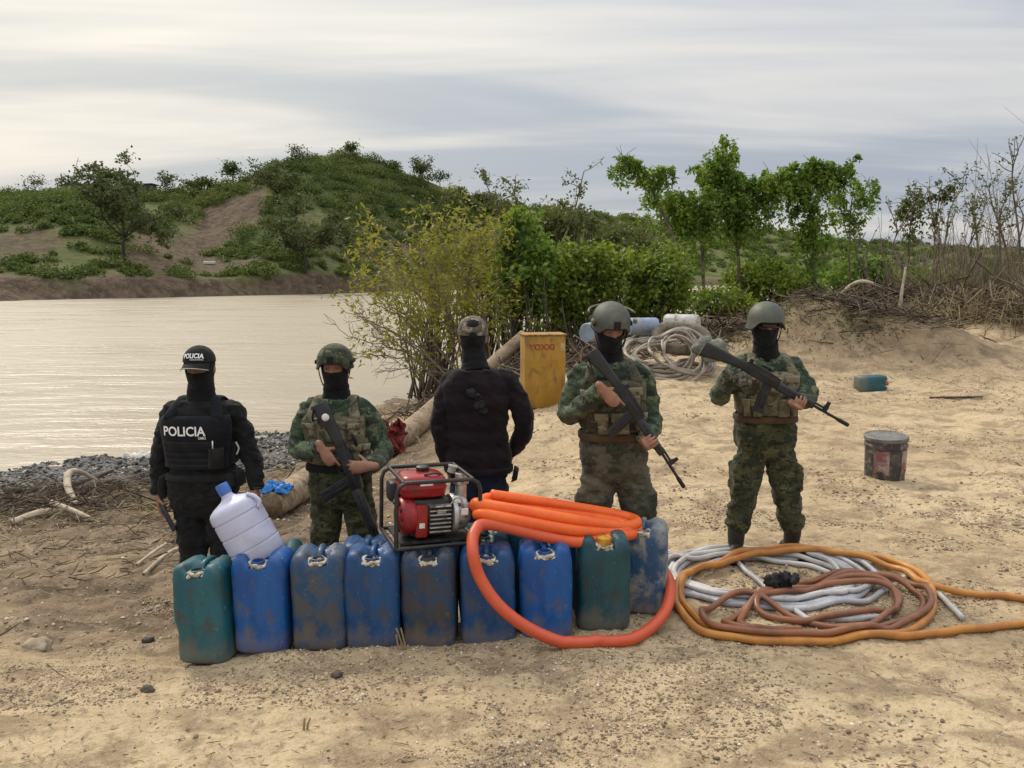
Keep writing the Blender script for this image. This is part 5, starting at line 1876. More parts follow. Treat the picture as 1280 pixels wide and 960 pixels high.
# --- soldier with lowered head, right of the hose coil
Y = 4.85
rf = rifle(W(741, 438, Y - .28), W(853, 611, Y - .36), (.83, -.05, .55), 'black rifle aimed at the ground by the soldier with lowered head')
ar_, fzr = foot(733, Y)
al_, fzl = foot(806, Y)
wr_ = rf['at'](-.125, -.032, -.080)
wl_ = rf['at'](.31, .045, -.045)
J = dict(pelvis=W(769, 592, Y), neck=W(761, 452, Y - .02), head=W(763, 409, Y - .09), sr=W(727, 470, Y), sl=W(799, 470, Y), er=W(711, 518, Y - .02), el=W(815, 525, Y + .0), wr=wr_, wl=wl_,
         hr=W(751, 590, Y), hl=W(788, 590, Y), kr=W(739, 660, Y - .03), kl=W(801, 660, Y - .03), ar=ar_, al=al_)
P = person('soldier with lowered head in a grey green helmet, behind the orange hose coil', J, (.05, -1, 0), (.16, -1, -.38), dict(shirt=M_CAMO_S, trousers=M_CAMO_Q, foot_z=(fzl, fzr), cargo=(-1, 1)), 31, base=base_at(767, Y), wk=1.02, shirt_hem=.28, sleeve_end=.93, legk=1.06,
           hands=[((wr_, rf['X'] * .95 + rf['Z'] * .15, rf['Y'], 'R', (.9, 1.15, .8)), dict(index=(.12, .08, .05))), ((wl_, -rf['Y'] + rf['X'] * .1, rf['Z'], 'L', (1.05, .65, .45)), dict(thumb=(.3, .8, .6)))])
hm, tri = helmet(P, M_HELMG, 'high')
MB().tube(catmull([loc2w(P, (.132 * math.sin(a), .152 * math.cos(a), .088 + .012 * math.cos(a))) @ np.eye(3) for a in np.linspace(1.6, 4.6, 9)], 4), .007, 8).build('goggle_strap', M_POUCH, hm)
for s_ in (-1, 1):
    MB().box(loc2w(P, (s_ * .122, .055, .062)), (.018, .030, .026), P['HM'], bevel=.005).build('strap_clip', M_POUCH, hm)
sling(P, rf, [(-.45, .93, .07), (-.9, .985, .06)])
v = soldier_vest(P, M_VESTB, M_POUCH, [(-.42, -.14, .40, .58, .034), (-.06, .22, .40, .58, .034), (.45, .75, .42, .58, .03), (-.80, -.50, .60, .78, .02), (.2, .55, .62, .80, .02)], belt=M_BELTB)

# --- soldier at the right
Y = 5.38
rf = rifle(W(880, 432, Y - .30), W(1059, 534, Y - .36), (.50, -.05, .86), 'black rifle held across the chest by the soldier on the right')
ar_, fzr = foot(919, Y)
al_, fzl = foot(989, Y + .02)
wr_ = rf['at'](-.125, -.032, -.080)
wl_ = rf['at'](.33, .045, -.045)
J = dict(pelvis=W(956, 563, Y), neck=W(957, 445, Y), head=W(957, 406, Y - .03), sr=W(925, 460, Y), sl=W(989, 460, Y), er=W(900, 494, Y - .04), el=W(1010, 492, Y - .10), wr=wr_, wl=wl_,
         hr=W(941, 558, Y), hl=W(972, 558, Y), kr=W(929, 622, Y - .02), kl=W(984, 622, Y - .02), ar=ar_, al=al_)
P = person('soldier in a round olive helmet standing apart on the right', J, FW, (-.03, -1, -.08), dict(shirt=M_CAMO_S, trousers=M_CAMO_P, foot_z=(fzl, fzr), cargo=(-1, 1)), 47, base=base_at(955, Y), wk=1.0, shirt_hem=.28, sleeve_end=.93, legk=1.0,
           hands=[((wr_, rf['X'] * .95 + rf['Z'] * .15, rf['Y'], 'R', (.9, 1.15, .8)), dict(index=(.12, .08, .05))), ((wl_, -rf['Y'] + rf['X'] * .1, rf['Z'], 'L', (1.05, .65, .45)), dict(thumb=(.3, .8, .6)))])
helmet(P, M_HELMO, 'pasgt')
soldier_vest(P, M_VEST, M_POUCH, [(-.20, .12, .64, .80, .02), (.22, .58, .60, .82, .024), (-.85, -.56, .40, .58, .03), (-.50, -.22, .40, .58, .034), (.10, .38, .40, .58, .034), (.44, .72, .40, .58, .034)], belt=M_BELTB)
gl = MB()
hand_mb(gl, wr_, rf['X'] * .95 + rf['Z'] * .15, rf['Y'], 'R', (.9, 1.15, .8), index=(.5, .6, .5), k=1.03, rad=1.22)
gl.tube([wr_ - norm(rf['X']) * .05, wr_], [.036, .034], 14)
link('glove', shift(fuse(gl, .005, 2), P['off']), M_GLOVE, P['o'], True, fix=False)
lens = MB().tube(catmull([loc2w(P, (.081 * math.sin(a), .092 * math.cos(a) + .012, .008)) for a in np.linspace(-.95, .95, 11)], 3), .017, 10, up=P['HM'][:, 2], sq=.25)
lens.build('dark_glasses', M_IRIS, P['o'])

# ------------------------------------------------------------------ vegetation
M_BARK = mat('grey_bark', (.155, .125, .095), (.085, .066, .048), rough=.95, scale=9, bump=.5, bscale=40, stretch=(1, 1, .3))
M_BARKD = mat('dark_bark', (.06, .047, .036), (.035, .028, .022), rough=.95, scale=3, bump=.4)
M_TWIG = mat('dry_twig', (.22, .175, .13), (.13, .10, .07), rough=.95, scale=6)
M_LF_YEL = leaf_mat('yellow_green_leaf', [(.0, (0.132, 0.147, 0.024)), (.45, (0.248, 0.248, 0.039)), (.8, (0.373, 0.327, 0.059)), (1, (0.310, 0.202, 0.059))])
M_LF_VINE = leaf_mat('vine_leaf', [(.0, (0.064, 0.112, 0.025)), (.4, (0.134, 0.226, 0.039)), (.8, (0.274, 0.378, 0.062)), (1, (0.449, 0.433, 0.098))])
M_LF_BRI = leaf_mat('bright_leaf', [(.0, (0.073, 0.117, 0.020)), (.4, (0.168, 0.241, 0.034)), (.8, (0.301, 0.360, 0.057)), (1, (0.480, 0.352, 0.095))])
M_LF_SCRUB = leaf_mat('scrub_leaf', [(.0, (0.038, 0.063, 0.019)), (.35, (0.078, 0.114, 0.029)), (.7, (0.136, 0.174, 0.041)), (1, (0.208, 0.204, 0.063))], .25, .7, .05)
M_LF_ACAC = leaf_mat('acacia_leaf', [(.0, (0.054, 0.072, 0.029)), (.5, (0.098, 0.122, 0.046)), (1, (0.154, 0.165, 0.069))], .25, .7)
M_LF_OLIVE = leaf_mat('olive_leaf', [(.0, (0.070, 0.084, 0.028)), (.5, (0.119, 0.140, 0.042)), (1, (0.196, 0.196, 0.084))])


def leaf_quads(C, L, Wd, r, droop=.35, var=.35):
    C = np.asarray(C, float)
    n = len(C)
    d = r.normal(0, 1, (n, 3))
    d[:, 2] = d[:, 2] * .6 - droop
    d /= np.linalg.norm(d, axis=1)[:, None]
    q = r.normal(0, 1, (n, 3))
    s = np.cross(d, q)
    s /= np.linalg.norm(s, axis=1)[:, None] + 1e-9
    k = (1 + r.uniform(-var, var, n))[:, None]
    nn = np.cross(d, s)
    mid = C + d * L * .45 * k
    return np.stack([C, mid + s * Wd * k + nn * Wd * .35 * k, C + d * L * k, mid - s * Wd * k + nn * Wd * .35 * k], 1)


def crown_obj(C, L, Wd, r, m_, parent, name='crown', droop=.35):
    v = leaf_quads(C, L, Wd, r, droop) - base_of(parent)
    return link(name, poly_mesh(name, v.reshape(-1, 3), 4), m_, parent, False, fix=False)


def grow(p, d, L, rad, depth, r, out, tips, wob=.25, up=.1, nsub=4, spread=.8, taper=.55, lenk=.62, nseg=6):
    pts = [np.asarray(p, float)]
    d = norm(d)
    for i in range(nseg):
        d = norm(d + r.normal(0, wob, 3) / math.sqrt(nseg) * 1.6 + UP * up / nseg)
        pts.append(pts[-1] + d * L / nseg)
    pts = np.array(pts)
    out.append((pts, np.linspace(rad, rad * taper, nseg + 1)))
    if depth == 0:
        tips.extend(pts[2:])
        return
    for i in range(nsub):
        t = r.uniform(.35, 1.0) if i else 1.0
        q = pts[min(nseg, int(t * nseg))]
        sd = norm(d + r.normal(0, 1, 3) * spread * np.array([1, 1, .6]))
        grow(q, sd, L * lenk * r.uniform(.75, 1.2), rad * taper * .85, depth - 1, r, out, tips, wob, up, nsub, spread, taper, lenk, max(4, nseg - 1))


def wood(out, name, m_, parent, n=6, rmin=.0):
    mb = MB()
    for pts, rad in out:
        mb.tube(pts, np.maximum(rad, rmin), n if rad[0] > .02 else 4)
    off = base_of(parent) if parent is not None else 0
    me = bpy.data.meshes.new(name)
    me.from_pydata((mb.arr() - off).tolist(), [], mb.f)
    return link(name, me, m_, parent, True, fix=False)


# --- centre: leaning yellow-green shrub with bare twigs over the water
def at_g(px, Y):
    x = W(px, 345, Y)[0]
    return np.array([x, Y, gz1(x, Y)])


r = np.random.default_rng(101)
b0 = at_g(596, 16.5)
b0[2] = max(b0[2], -1.0) - .05
sh = empty('leaning_shrub', b0, 'yellow green leaning shrub with long bare lower twigs over the water', 'shrub')
out, tips = [], []
for px, py, dy in [(440, 395, -0.6), (425, 385, 0.3), (440, 350, 0.6), (462, 318, -0.4), (485, 290, 0.5), (510, 276, -0.2), (540, 270, 0.6), (572, 268, 0), (600, 278, 0.8), (450, 370, 1.0), (490, 345, -1), (525, 320, 0.2), (556, 306, -0.8), (590, 298, -0.5), (436, 420, 0.2), (470, 465, -0.5), (618, 285, 0.3), (420, 440, 0), (455, 400, 0.6)]:
    e = W(px, py, 16.5 + dy)
    s0 = b0 + r.normal(0, .22, 3) * [1, 1, 0]
    mid = s0 * .5 + e * .5 + np.array([r.normal(0, .15), 0, .28])
    pth = catmull([s0, mid, e], 8) + r.normal(0, .02, (17, 3))
    out.append((pth, np.linspace(.026, .006, 17)))
    leafy = py < 372
    for k in range(9):
        i = r.integers(6, 17)
        sub = []
        grow(pth[i], norm(e - s0) * .8 + r.normal(0, .6, 3) + [0, 0, .15], r.uniform(.3, .7), .007, 1, r, sub, sub_t := [], .3, .0, 3, .7)
        out.extend(sub)
        if leafy or (r.random() < .30):
            tips.extend(sub_t)
tips = np.array(tips)
C = tips[r.integers(0, len(tips), 4600)] + r.normal(0, .13, (4600, 3))
wood(out, 'stem', M_TWIG, sh, 5, .004)
crown_obj(C, .13, .022, r, M_LF_YEL, sh, 'foliage', .3)


def vine_bush(px, py, rx_, ry_, Y, n, m_, label, seed, lsz=.125, name='vine_covered_bush', lobes=58, drip=.5, dry=.9):
    r = np.random.default_rng(seed)
    c = W(px, py, Y)
    g = at_g(px, Y)
    o = empty(name, g, label, 'bush', 'bushes along the near shore')
    sx, sz = rx_ * Y / F, ry_ * Y / F
    cl = []
    while len(cl) < lobes:
        q = r.uniform(-1, 1, 3)
        if .30 < np.linalg.norm(q) < 1:
            cl.append(c + q * [sx, dry, sz])
    cl = np.array(cl)
    out = []
    for q in cl:
        s0 = g + r.normal(0, .25, 3) * [1, 1, 0]
        out.append((catmull([s0, s0 * .5 + q * .5 + r.normal(0, .2, 3), q], 5), np.linspace(.03, .01, 11)))
    wood(out, 'stem', M_BARK, o, 5, .008)
    k = r.integers(0, len(cl), n)
    sp = r.uniform(.55, 1.25, len(cl))[k][:, None]
    C = cl[k] + r.normal(0, 1, (n, 3)) * np.array([.135, .135, .12]) * sp * math.sqrt(sx / .8)
    hang = r.random(n) < .35
    C[hang, 2] -= r.exponential(drip, hang.sum()) * .7
    C = C[C[:, 2] > g[2] - .1]
    crown_obj(C, lsz, lsz * .30, r, m_, o, 'foliage', .5)
    return o


vine_bush(655, 326, 40, 64, 18.0, 5600, M_LF_VINE, 'tall dark green vine covered bush behind the yellow container', 201)
vine_bush(605, 325, 40, 46, 19.5, 2200, M_LF_YEL, 'yellowish bush half hidden behind the man seen from behind', 202, lsz=.12)
vine_bush(735, 348, 52, 48, 18.5, 6400, M_LF_BRI, 'broad bright green bush behind the soldier with lowered head', 203)
vine_bush(822, 350, 40, 44, 19.0, 5600, M_LF_BRI, 'rounded bright green bush left of the vine hung trees', 204)
vine_bush(775, 316, 62, 34, 21.5, 4200, M_LF_OLIVE, 'olive green bush standing behind the bright ones', 205)
vine_bush(700, 275, 44, 22, 20.5, 2200, M_LF_OLIVE, 'thin olive top growing out of the tall bush', 206, lsz=.12)
vine_bush(540, 375, 60, 30, 20.5, 1300, M_LF_YEL, 'low sparse yellow bush at the water edge behind the leaning shrub', 207, lsz=.11)

# bare leaning poles in the bush
r = np.random.default_rng(17)
for px0, py0, px1, py1, Y, lbl in [(690, 330, 730, 214, 19.0, 'dry slanting stick rising above the bushes'), (620, 300, 606, 225, 19, 'bare twiggy sapling above the tall bush'), (652, 300, 640, 232, 18.6, 'thin bare stem beside the tall vine bush')]:
    a_, b_ = W(px0, py0, Y), W(px1, py1, Y)
    o = empty('bare_sapling', a_, lbl, 'sapling', 'bare saplings in the bushes')
    out = [(catmull([a_, (a_ + b_) / 2 + r.normal(0, .08, 3), b_], 6), np.linspace(.03, .012, 13))]
    tt = []
    for k in range(16):
        i = r.integers(5, 13)
        grow(out[0][0][i], norm(b_ - a_) + r.normal(0, .7, 3), r.uniform(.2, .5), .009, 0, r, out, tt)
    wood(out, 'stem', M_TWIG, o, 5, .007)
    crown_obj(np.array(tt)[r.integers(0, len(tt), 260)] + r.normal(0, .05, (260, 3)), .09, .02, r, M_LF_OLIVE, o, 'foliage')


# --- trees hung with vines on the right
def vine_tree(base, paths, Y, label, seed, n, lsz=.135, hang=1.1, m_=None, rad=.07, jit=.22, extra=()):
    r = np.random.default_rng(seed)
    g = at_g(base, Y)
    o = empty('vine_tree', g, label, 'tree', 'vine hung trees on the right')
    out, pool, wts = [], [], []
    for pth, hk, wk in paths:
        P_ = [g if q == 'g' else W(q[0], q[1], Y + (q[2] if len(q) > 2 else 0)) for q in pth]
        c = catmull(P_, 10)
        c = c + fbm(c * 1.5 + seed, 2, seed)[:, None] * .06
        out.append((c, np.linspace(rad if 'g' in pth else rad * .55, .014, len(c))))
        pool.append(c)
        wts.append((hk, wk, len(c)))
        for k in range(int(len(c) * .35)):
            i = r.integers(int(len(c) * .3), len(c))
            grow(c[i], r.normal(0, 1, 3) * [1, 1, .5] + [0, 0, .2], r.uniform(.25, .7), .011, 0, r, out, [])
    wood(out, 'trunk', M_BARK, o, 7, .006)
    tot = sum(wk * L for hk, wk, L in wts)
    allc = []
    for c, (hk, wk, L) in zip(pool, wts):
        m_n = int(n * wk * L / tot)
        ns = max(8, m_n // 34)
        i0 = int(len(c) * (.42 if hk >= 0 else 0))
        st_i = r.integers(i0, len(c), ns)
        st = c[st_i] + r.normal(0, 1, (ns, 3)) * [jit * 1.1, jit, jit * .5]
        ln = np.minimum(r.exponential(abs(hk) * hang, ns), 2.0)
        k = r.integers(0, ns, m_n)
        u = r.random(m_n)
        C = st[k] + r.normal(0, .05, (m_n, 3))
        C[:, 2] -= u * ln[k]
        C[:, 0] += .10 * np.sin(u * 5 + k) * ln[k]
        allc.append(C)
    C = np.vstack(allc)
    C = C[C[:, 2] > g[2]]
    crown_obj(C, lsz, lsz * .30, r, m_ or M_LF_VINE, o, 'crown', .8)
    return o


vine_tree(856, [(['g', (848, 320), (828, 265), (812, 232), (795, 205), (782, 196), (774, 208)], .33, 1.0), ([(812, 232), (822, 214), (832, 212)], .45, 1.2)], 27, 'thin arching vine tree with a drooping tip', 301, 2600, jit=.12)
vine_tree(884, [(['g', (880, 320), (872, 270), (850, 246), (830, 250)], .9, 1.6), ([(872, 270), (880, 250), (900, 238)], .8, 1.5)], 28, 'low sloping vine tree with draped foliage between the taller two', 302, 6500, jit=.26)
vine_tree(930, [(['g', (922, 320), (914, 270), (908, 220), (902, 176)], .55, 2.0), ([(914, 270), (930, 240), (924, 215)], .9, 1.2), ([(908, 225), (890, 205), (884, 215)], .8, 1.0), ([(922, 310), (945, 262), (955, 240)], .9, .9)], 28.5, 'tallest slim vine tree rising above the others', 303, 9000, jit=.24)
vine_tree(1017, [(['g', (1018, 330), (1014, 280), (1004, 240), (985, 216)], .45, 1.3), ([(1008, 250), (1030, 218), (1052, 212)], .55, 1.6), ([(1004, 240), (968, 222), (952, 228)], .8, 1.5), ([(1012, 235), (1012, 212), (1020, 206)], .4, 1.3), (['g', (1019, 350), (1016, 300), (1012, 270)], -.35, .7)], 28, 'flat topped vine tree with a leafy trunk', 304, 12000, jit=.26)
vine_tree(1064, [(['g', (1062, 320), (1064, 260), (1068, 222)], .6, 1.0), ([(1064, 270), (1080, 240), (1086, 225)], .7, 1.0), ([(1062, 300), (1050, 262), (1048, 235)], .7, .8)], 30, 'sparse vine tree right of the flat topped one', 305, 1900, jit=.22, rad=.04)
vine_tree(1138, [(['g', (1136, 320), (1140, 260), (1146, 226)], .6, 1.0), ([(1138, 290), (1128, 262), (1126, 250)], .6, .8), ([(1140, 270), (1156, 245), (1160, 235)], .5, .8)], 32, 'sparse leafy sapling with bare stems at the right', 306, 1300, jit=.2, rad=.035, m_=M_LF_OLIVE)
vine_tree(1172, [(['g', (1168, 320), (1172, 260), (1178, 228)], .5, 1.0), ([(1172, 270), (1182, 240), (1196, 228)], .3, .5)], 32, 'thin sapling with a tufted top near the right edge', 307, 700, jit=.15, rad=.03, m_=M_LF_OLIVE)
vine_bush(960, 352, 55, 26, 29, 5500, M_LF_BRI, 'low bright green undergrowth at the feet of the vine trees', 208, lsz=.16, name='undergrowth_bush', dry=1.2)
vine_bush(900, 376, 45, 16, 25, 2600, M_LF_BRI, 'low green weeds before the vine trees', 209, lsz=.13, name='undergrowth_bush')
vine_bush(1072, 345, 42, 24, 33, 4200, M_LF_VINE, 'dark green bush right of the flat topped vine tree', 210, lsz=.17, name='undergrowth_bush', dry=1.3)
vine_bush(1150, 350, 50, 18, 36, 4200, M_LF_BRI, 'low green bush behind the brushwood', 211, lsz=.18, name='undergrowth_bush', dry=1.4)
vine_bush(1235, 352, 50, 16, 38, 3600, M_LF_OLIVE, 'olive bush at the right edge behind the dry stalks', 212, lsz=.18, name='undergrowth_bush', dry=1.4)

# --- tall bare saplings at the right
r = np.random.default_rng(23)
desc = ['bare sapling just right of the brown sand mound', 'second bare sapling right of the sand mound', 'crooked bare sapling above the brushwood', 'bare sapling leaning left above the brushwood', 'forked bare sapling before the olive bush', 'pale bare sapling in the thicket of stalks',
        'tall bare sapling leaning right near the frame edge', 'bare sapling with a bent tip near the right edge', 'tallest bare sapling at the right edge', 'short bare sapling at the far right edge']
for k, (px, pyb, pxt, pyt, Y) in enumerate([(1085, 350, 1082, 290, 24), (1128, 385, 1122, 290, 22), (1150, 370, 1205, 232, 30), (1190, 372, 1160, 236, 30), (1200, 378, 1232, 252, 28), (1240, 372, 1214, 262, 27), (1225, 380, 1262, 240, 26), (1262, 376, 1236, 232, 27), (1276, 384, 1274, 184, 24), (1290, 380, 1268, 250, 26)]):
    a_ = at_g(px, Y)
    b_ = W(pxt, pyt, Y)
    o = empty('bare_sapling', a_, desc[k], 'sapling', 'bare saplings at the right')
    out = [(catmull([a_, a_ * .6 + b_ * .4 + r.normal(0, .15, 3), a_ * .2 + b_ * .8 + r.normal(0, .1, 3), b_], 6), np.linspace(.045, .012, 19))]
    tt = []
    for q in range(9):
        i = r.integers(7, 19)
        grow(out[0][0][i], norm(b_ - a_) + r.normal(0, .45, 3), r.uniform(.4, 1.3), .014, 0, r, out, tt, .2)
    wood(out, 'stem', M_TWIG if k % 2 else M_BARK, o, 5, .008)
    n = 240 if k in (2, 5, 6, 7) else 60
    crown_obj(np.array(tt)[r.integers(0, len(tt), n)] + r.normal(0, .06, (n, 3)), .11, .028, r, M_LF_OLIVE, o, 'foliage')

# thicket of dry stalks: too many to count
r = np.random.default_rng(29)
mb = MB()
for k in range(520):
    px = r.uniform(1075, 1330)
    Y = r.uniform(25, 42)
    a_ = at_g(px, Y)
    h = r.gamma(4, .48) * np.interp(px, [1075, 1150, 1230, 1330], [.5, .8, 1.25, 1.4])
    d = norm([r.normal(0, .16), r.normal(0, .16), 1])
    mb.tube(np.array([a_, a_ + d * h * .5 + r.normal(0, .04, 3), a_ + d * h + r.normal(0, .10, 3)]), [.014, .011, .006], 4)
    for q in range(2):
        s0 = a_ + d * h * r.uniform(.4, .9)
        mb.tube(np.array([s0, s0 + norm(d + r.normal(0, .5, 3)) * h * .25]), [.008, .004], 3)
me = mb.mesh('dry_stalks')
tag(link('dry_stalks', me, M_TWIG, None, True, fix=False), 'thicket of thin dry stalks at the right', kind='stuff')


# --- brushwood and dry grass on the mounds
def sticks(n, region, lo, hi, rad, seed, flat=.35, lift=.12, name='brushwood', m_=None, label='', dens=None):
    r = np.random.default_rng(seed)
    V, Fq = [], []
    k = 0
    xs = region(r, n)
    z = gz(xs[:, 0], xs[:, 1])
    L = r.uniform(lo, hi, n) * r.uniform(.4, 1, n)
    az = r.uniform(0, math.tau, n)
    el = r.normal(0, flat, n)
    d = np.stack([np.cos(az) * np.cos(el), np.sin(az) * np.cos(el), np.sin(el)], -1)
    c = np.stack([xs[:, 0], xs[:, 1], z + r.random(n) * lift + .5 * np.abs(np.sin(el)) * L * .6], -1)
    rr_ = rad * r.uniform(.4, 1.3, n)
    up = np.cross(d, r.normal(0, 1, (n, 3)))
    up /= np.linalg.norm(up, axis=1)[:, None]
    sd = np.cross(d, up)
    bend = up * (L * r.normal(0, .07, n))[:, None]
    rings = []
    for t, kk in ((-.5, .9), (0, 1.0), (.5, .45)):
        cc = c + d * (L * t)[:, None] + bend * (1 - 4 * t * t)
        for a in (0, math.tau / 3, 2 * math.tau / 3):
            rings.append(cc + (up * math.cos(a) + sd * math.sin(a)) * (rr_ * kk)[:, None])
    V = np.stack(rings, 1).reshape(-1, 3)
    f0 = [(a + b_, a + (b_ + 1) % 3, a + 3 + (b_ + 1) % 3, a + 3 + b_) for a in (0, 3) for b_ in range(3)]
    Fq = (np.arange(n)[:, None, None] * 9 + np.array(f0)[None]).reshape(-1, 4)
    o = link(name, idx_mesh(name, V, Fq), m_, None, True, fix=False)
    return tag(o, label, kind='stuff')


M_BRUSH = island_mat('brushwood', [(0, (.055, .040, .030)), (.4, (.115, .082, .058)), (.8, (.20, .155, .11)), (1, (.34, .28, .21))], .95)
M_STRAW = island_mat('dry_grass', [(0, (.17, .13, .07)), (.5, (.30, .235, .13)), (1, (.46, .38, .24))], .95)


def blob(pxl, Yl, sx, sy):
    def fn(r, n):
        i = r.integers(0, len(pxl), n)
        return np.stack([W(0, 345, 1)[0] * 0 + (np.array(pxl)[i] - 640) / F * np.array(Yl)[i] + r.normal(0, sx, n), np.array(Yl)[i] + r.normal(0, sy, n)], -1)
    return fn


sticks(4200, blob([1060, 1100, 1150, 1200, 1250, 1290, 1080, 1180], [20, 19, 19.5, 18.5, 17.5, 17.5, 22, 22], .9, .9), .5, 1.7, .020, 41, .28, .40, 'brushwood', M_BRUSH, 'tangle of dark brown brushwood behind the sand mounds')
sticks(2600, blob([1040, 1080, 1020, 1110, 960, 920, 1000], [14.6, 14.4, 15, 14.2, 16, 17, 16.5], .55, .45), .25, .8, .010, 42, .30, .10, 'brushwood', M_BRUSH, 'dry twigs and roots strewn over the sand mounds')
sticks(3200, blob([1150, 1200, 1250, 1290, 1230], [17.5, 17, 16.5, 16.5, 18.5], .7, .6), .3, 1.0, .009, 43, .75, .25, 'dry_grass', M_STRAW, 'straw coloured dry grass at the right edge')
sticks(1500, blob([560, 600, 640, 700, 720, 660], [14, 15, 14.5, 13.5, 14.5, 16], .6, .7), .3, 1.1, .013, 44, .35, .18, 'brushwood', M_BRUSH, 'dry sticks and roots littered around the yellow container')
sticks(1000, blob([905, 930, 880, 760], [15.5, 16.5, 15, 15], .6, .6), .3, 1.0, .014, 45, .35, .15, 'brushwood', M_BRUSH, 'dry sticks lying behind the hose heap')


def green_tufts(pts, n, seed, label):
    r = np.random.default_rng(seed)
    C = []
    for px, Y, s in pts:
        x = (px - 640) / F * Y + r.normal(0, s, n)
        y = Y + r.normal(0, s * .7, n)
        z = gz(x, y) + r.random(n) * .05
        C.append(np.stack([x, y, z], -1))
    v = leaf_quads(np.vstack(C), .055, .009, r, -.8)
    tag(link('weeds', poly_mesh('weeds', v.reshape(-1, 3), 4), M_LF_OLIVE, None, False, fix=False), label, kind='stuff')


green_tufts([(985, 15.3, .5), (1010, 14.0, .5), (960, 14.0, .6), (1200, 17.4, .35), (1170, 17.0, .3), (1075, 13.6, .3), (900, 18, .5), (930, 14.6, .4)], 520, 51, 'patches of short green weeds on the sand mounds')

# ------------------------------------------------------------------ far bank growth
def far_hit(px, py):
    rd = np.interp(px, _ax, _ad)
    Ds = np.linspace(np.interp(px, _sx, _sd) + .5, rd, 300)
    z = far_z(np.full(300, float(px)), Ds)
    yy = 345 - (z - ZC) / Ds * F
    i = np.argmax(yy <= py) if (yy <= py).any() else 299
    return np.array([(px - 640) / F * Ds[i], Ds[i], z[i]])


r = np.random.default_rng(61)
n = 4200
px = np.where(r.random(n) < .72, r.uniform(-140, 620, n), r.uniform(560, 1400, n))
u = r.random(n) ** .8 * .98 + .03
wob = fbm(np.stack([px * .02, u * 6, px * 0], -1), 4, 77)
patch_ = fbm(np.stack([px * .012, u * 4.5, px * 0 + 4], -1), 3, 91)
keep = (r.random(n) > bare_mask(px, u, wob) * 1.05) & ((patch_ > -.18 - .9 * sstep(.75, 1, u)) | (r.random(n) < .22) | (px > 560))
grassy = np.exp(-((px - 350) / 45) ** 2 - ((u - .55) / .2) ** 2)
keep &= r.random(n) > grassy * .8
keep |= (px > 320) & (u > .55) & (r.random(n) < .85) & (bare_mask(px, u, wob) < .4)
px, u = px[keep], u[keep]
Dd = np.interp(px, _sx, _sd) + u * (np.interp(px, _ax, _ad) - np.interp(px, _sx, _sd))
zz = far_z(px, Dd)
C = []
for x_, d_, z_, uu in zip((px - 640) / F * Dd, Dd, zz, u):
    s = r.uniform(.55, 1.7) * (1 + .9 * (d_ > 260)) * (1.75 if uu > .45 and d_ < 260 else 1.15)
    if uu > .45 and d_ < 260 and r.random() < .45:
        continue
    m_ = int(60 + 62 * s)
    q = r.normal(0, 1, (m_, 3))
    q /= np.linalg.norm(q, axis=1)[:, None] + 1e-6
    q *= (r.random(m_) ** .4)[:, None] * [s * 1.1, s * 1.1, s * .85]
    q[:, 2] = np.abs(q[:, 2])
    C.append(q + [x_, d_, z_ - .1])
C = np.vstack(C)
v = leaf_quads(C, .42, .15, r, .1)
far_k = np.where(C[:, 1] > 240, 1.6, 1.0)[:, None, None]
v = (v - C[:, None]) * far_k + C[:, None]
o = link('hillside_scrub', poly_mesh('hillside_scrub', v.reshape(-1, 3), 4), M_LF_SCRUB, None, False, fix=False)
tag(o, 'dense green scrub covering the far bank and hill', kind='stuff')


def far_tree(px, py, h, spread, label, seed, n=900, m_=M_LF_ACAC, flat=.5, leaf=.55, bare=False, rad=.28, name='far_tree', forks=5):
    r = np.random.default_rng(seed)
    b_ = far_hit(px, py)
    o = empty(name, b_, label, 'tree', 'trees on the far bank')
    out, tips = [], []
    tr = catmull([b_ - [0, 0, .3], b_ + [r.normal(0, .2), 0, h * .28], b_ + [r.normal(0, .4), r.normal(0, .3), h * .42]], 4)
    out.append((tr, np.linspace(rad, rad * .7, len(tr))))
    for k in range(forks):
        a = k / forks * math.tau + r.uniform(-.3, .3)
        d = norm([math.cos(a) * spread, math.sin(a) * spread, h * r.uniform(.45, .75)])
        grow(tr[-1], d, math.hypot(spread, h * .5) * r.uniform(.6, .85), rad * .5, 2, r, out, tips, .28, .25, 3, .8, .6, .55, 5)
    wood(out, 'trunk', M_BARKD, o, 5, .035 if not bare else .06)
    if not bare:
        tips = np.array(tips)
        C = tips[r.integers(0, len(tips), n)] + r.normal(0, 1, (n, 3)) * [.7, .7, .35]
        crown_obj(C, leaf, leaf * .36, r, m_, o, 'crown', .1)
    return o


for args in [
    (162, 330, 9.6, 8.2, 'broad spreading acacia on the left slope of the far bank', 401, 4200),
    (384, 342, 9.2, 8.6, 'broad spreading acacia low on the right slope of the far bank', 402, 4500),
    (352, 262, 7.0, 5.0, 'acacia halfway up the hill below its summit', 403, 1500),
    (150, 250, 5.0, 3.6, 'round dark tree on the left skyline between the two masts', 404, 1300),
]:
    far_tree(*args)
far_tree(54, 240, 3.4, 2.2, 'small lone tree with a thin trunk on the far left skyline', 405, 260, rad=.12, leaf=.45)
far_tree(103, 243, 3.0, 2.4, 'small dark tree beside the left mast', 406, 500, rad=.15)
far_tree(216, 244, 3.2, 2.6, 'thin umbrella shaped tree beside the right mast', 407, 420, rad=.13, leaf=.45)
far_tree(180, 245, 2.0, 1.8, 'small faint tree on the skyline left of the umbrella tree', 408, 260, rad=.1)
far_tree(252, 244, 2.6, 1.5, 'leaning dark bush tree where the skyline starts to climb', 409, 380, rad=.12, m_=M_LF_SCRUB)
far_tree(268, 242, 2.4, 1.8, 'round green bush tree where the skyline starts to climb', 410, 520, rad=.12, m_=M_LF_SCRUB)
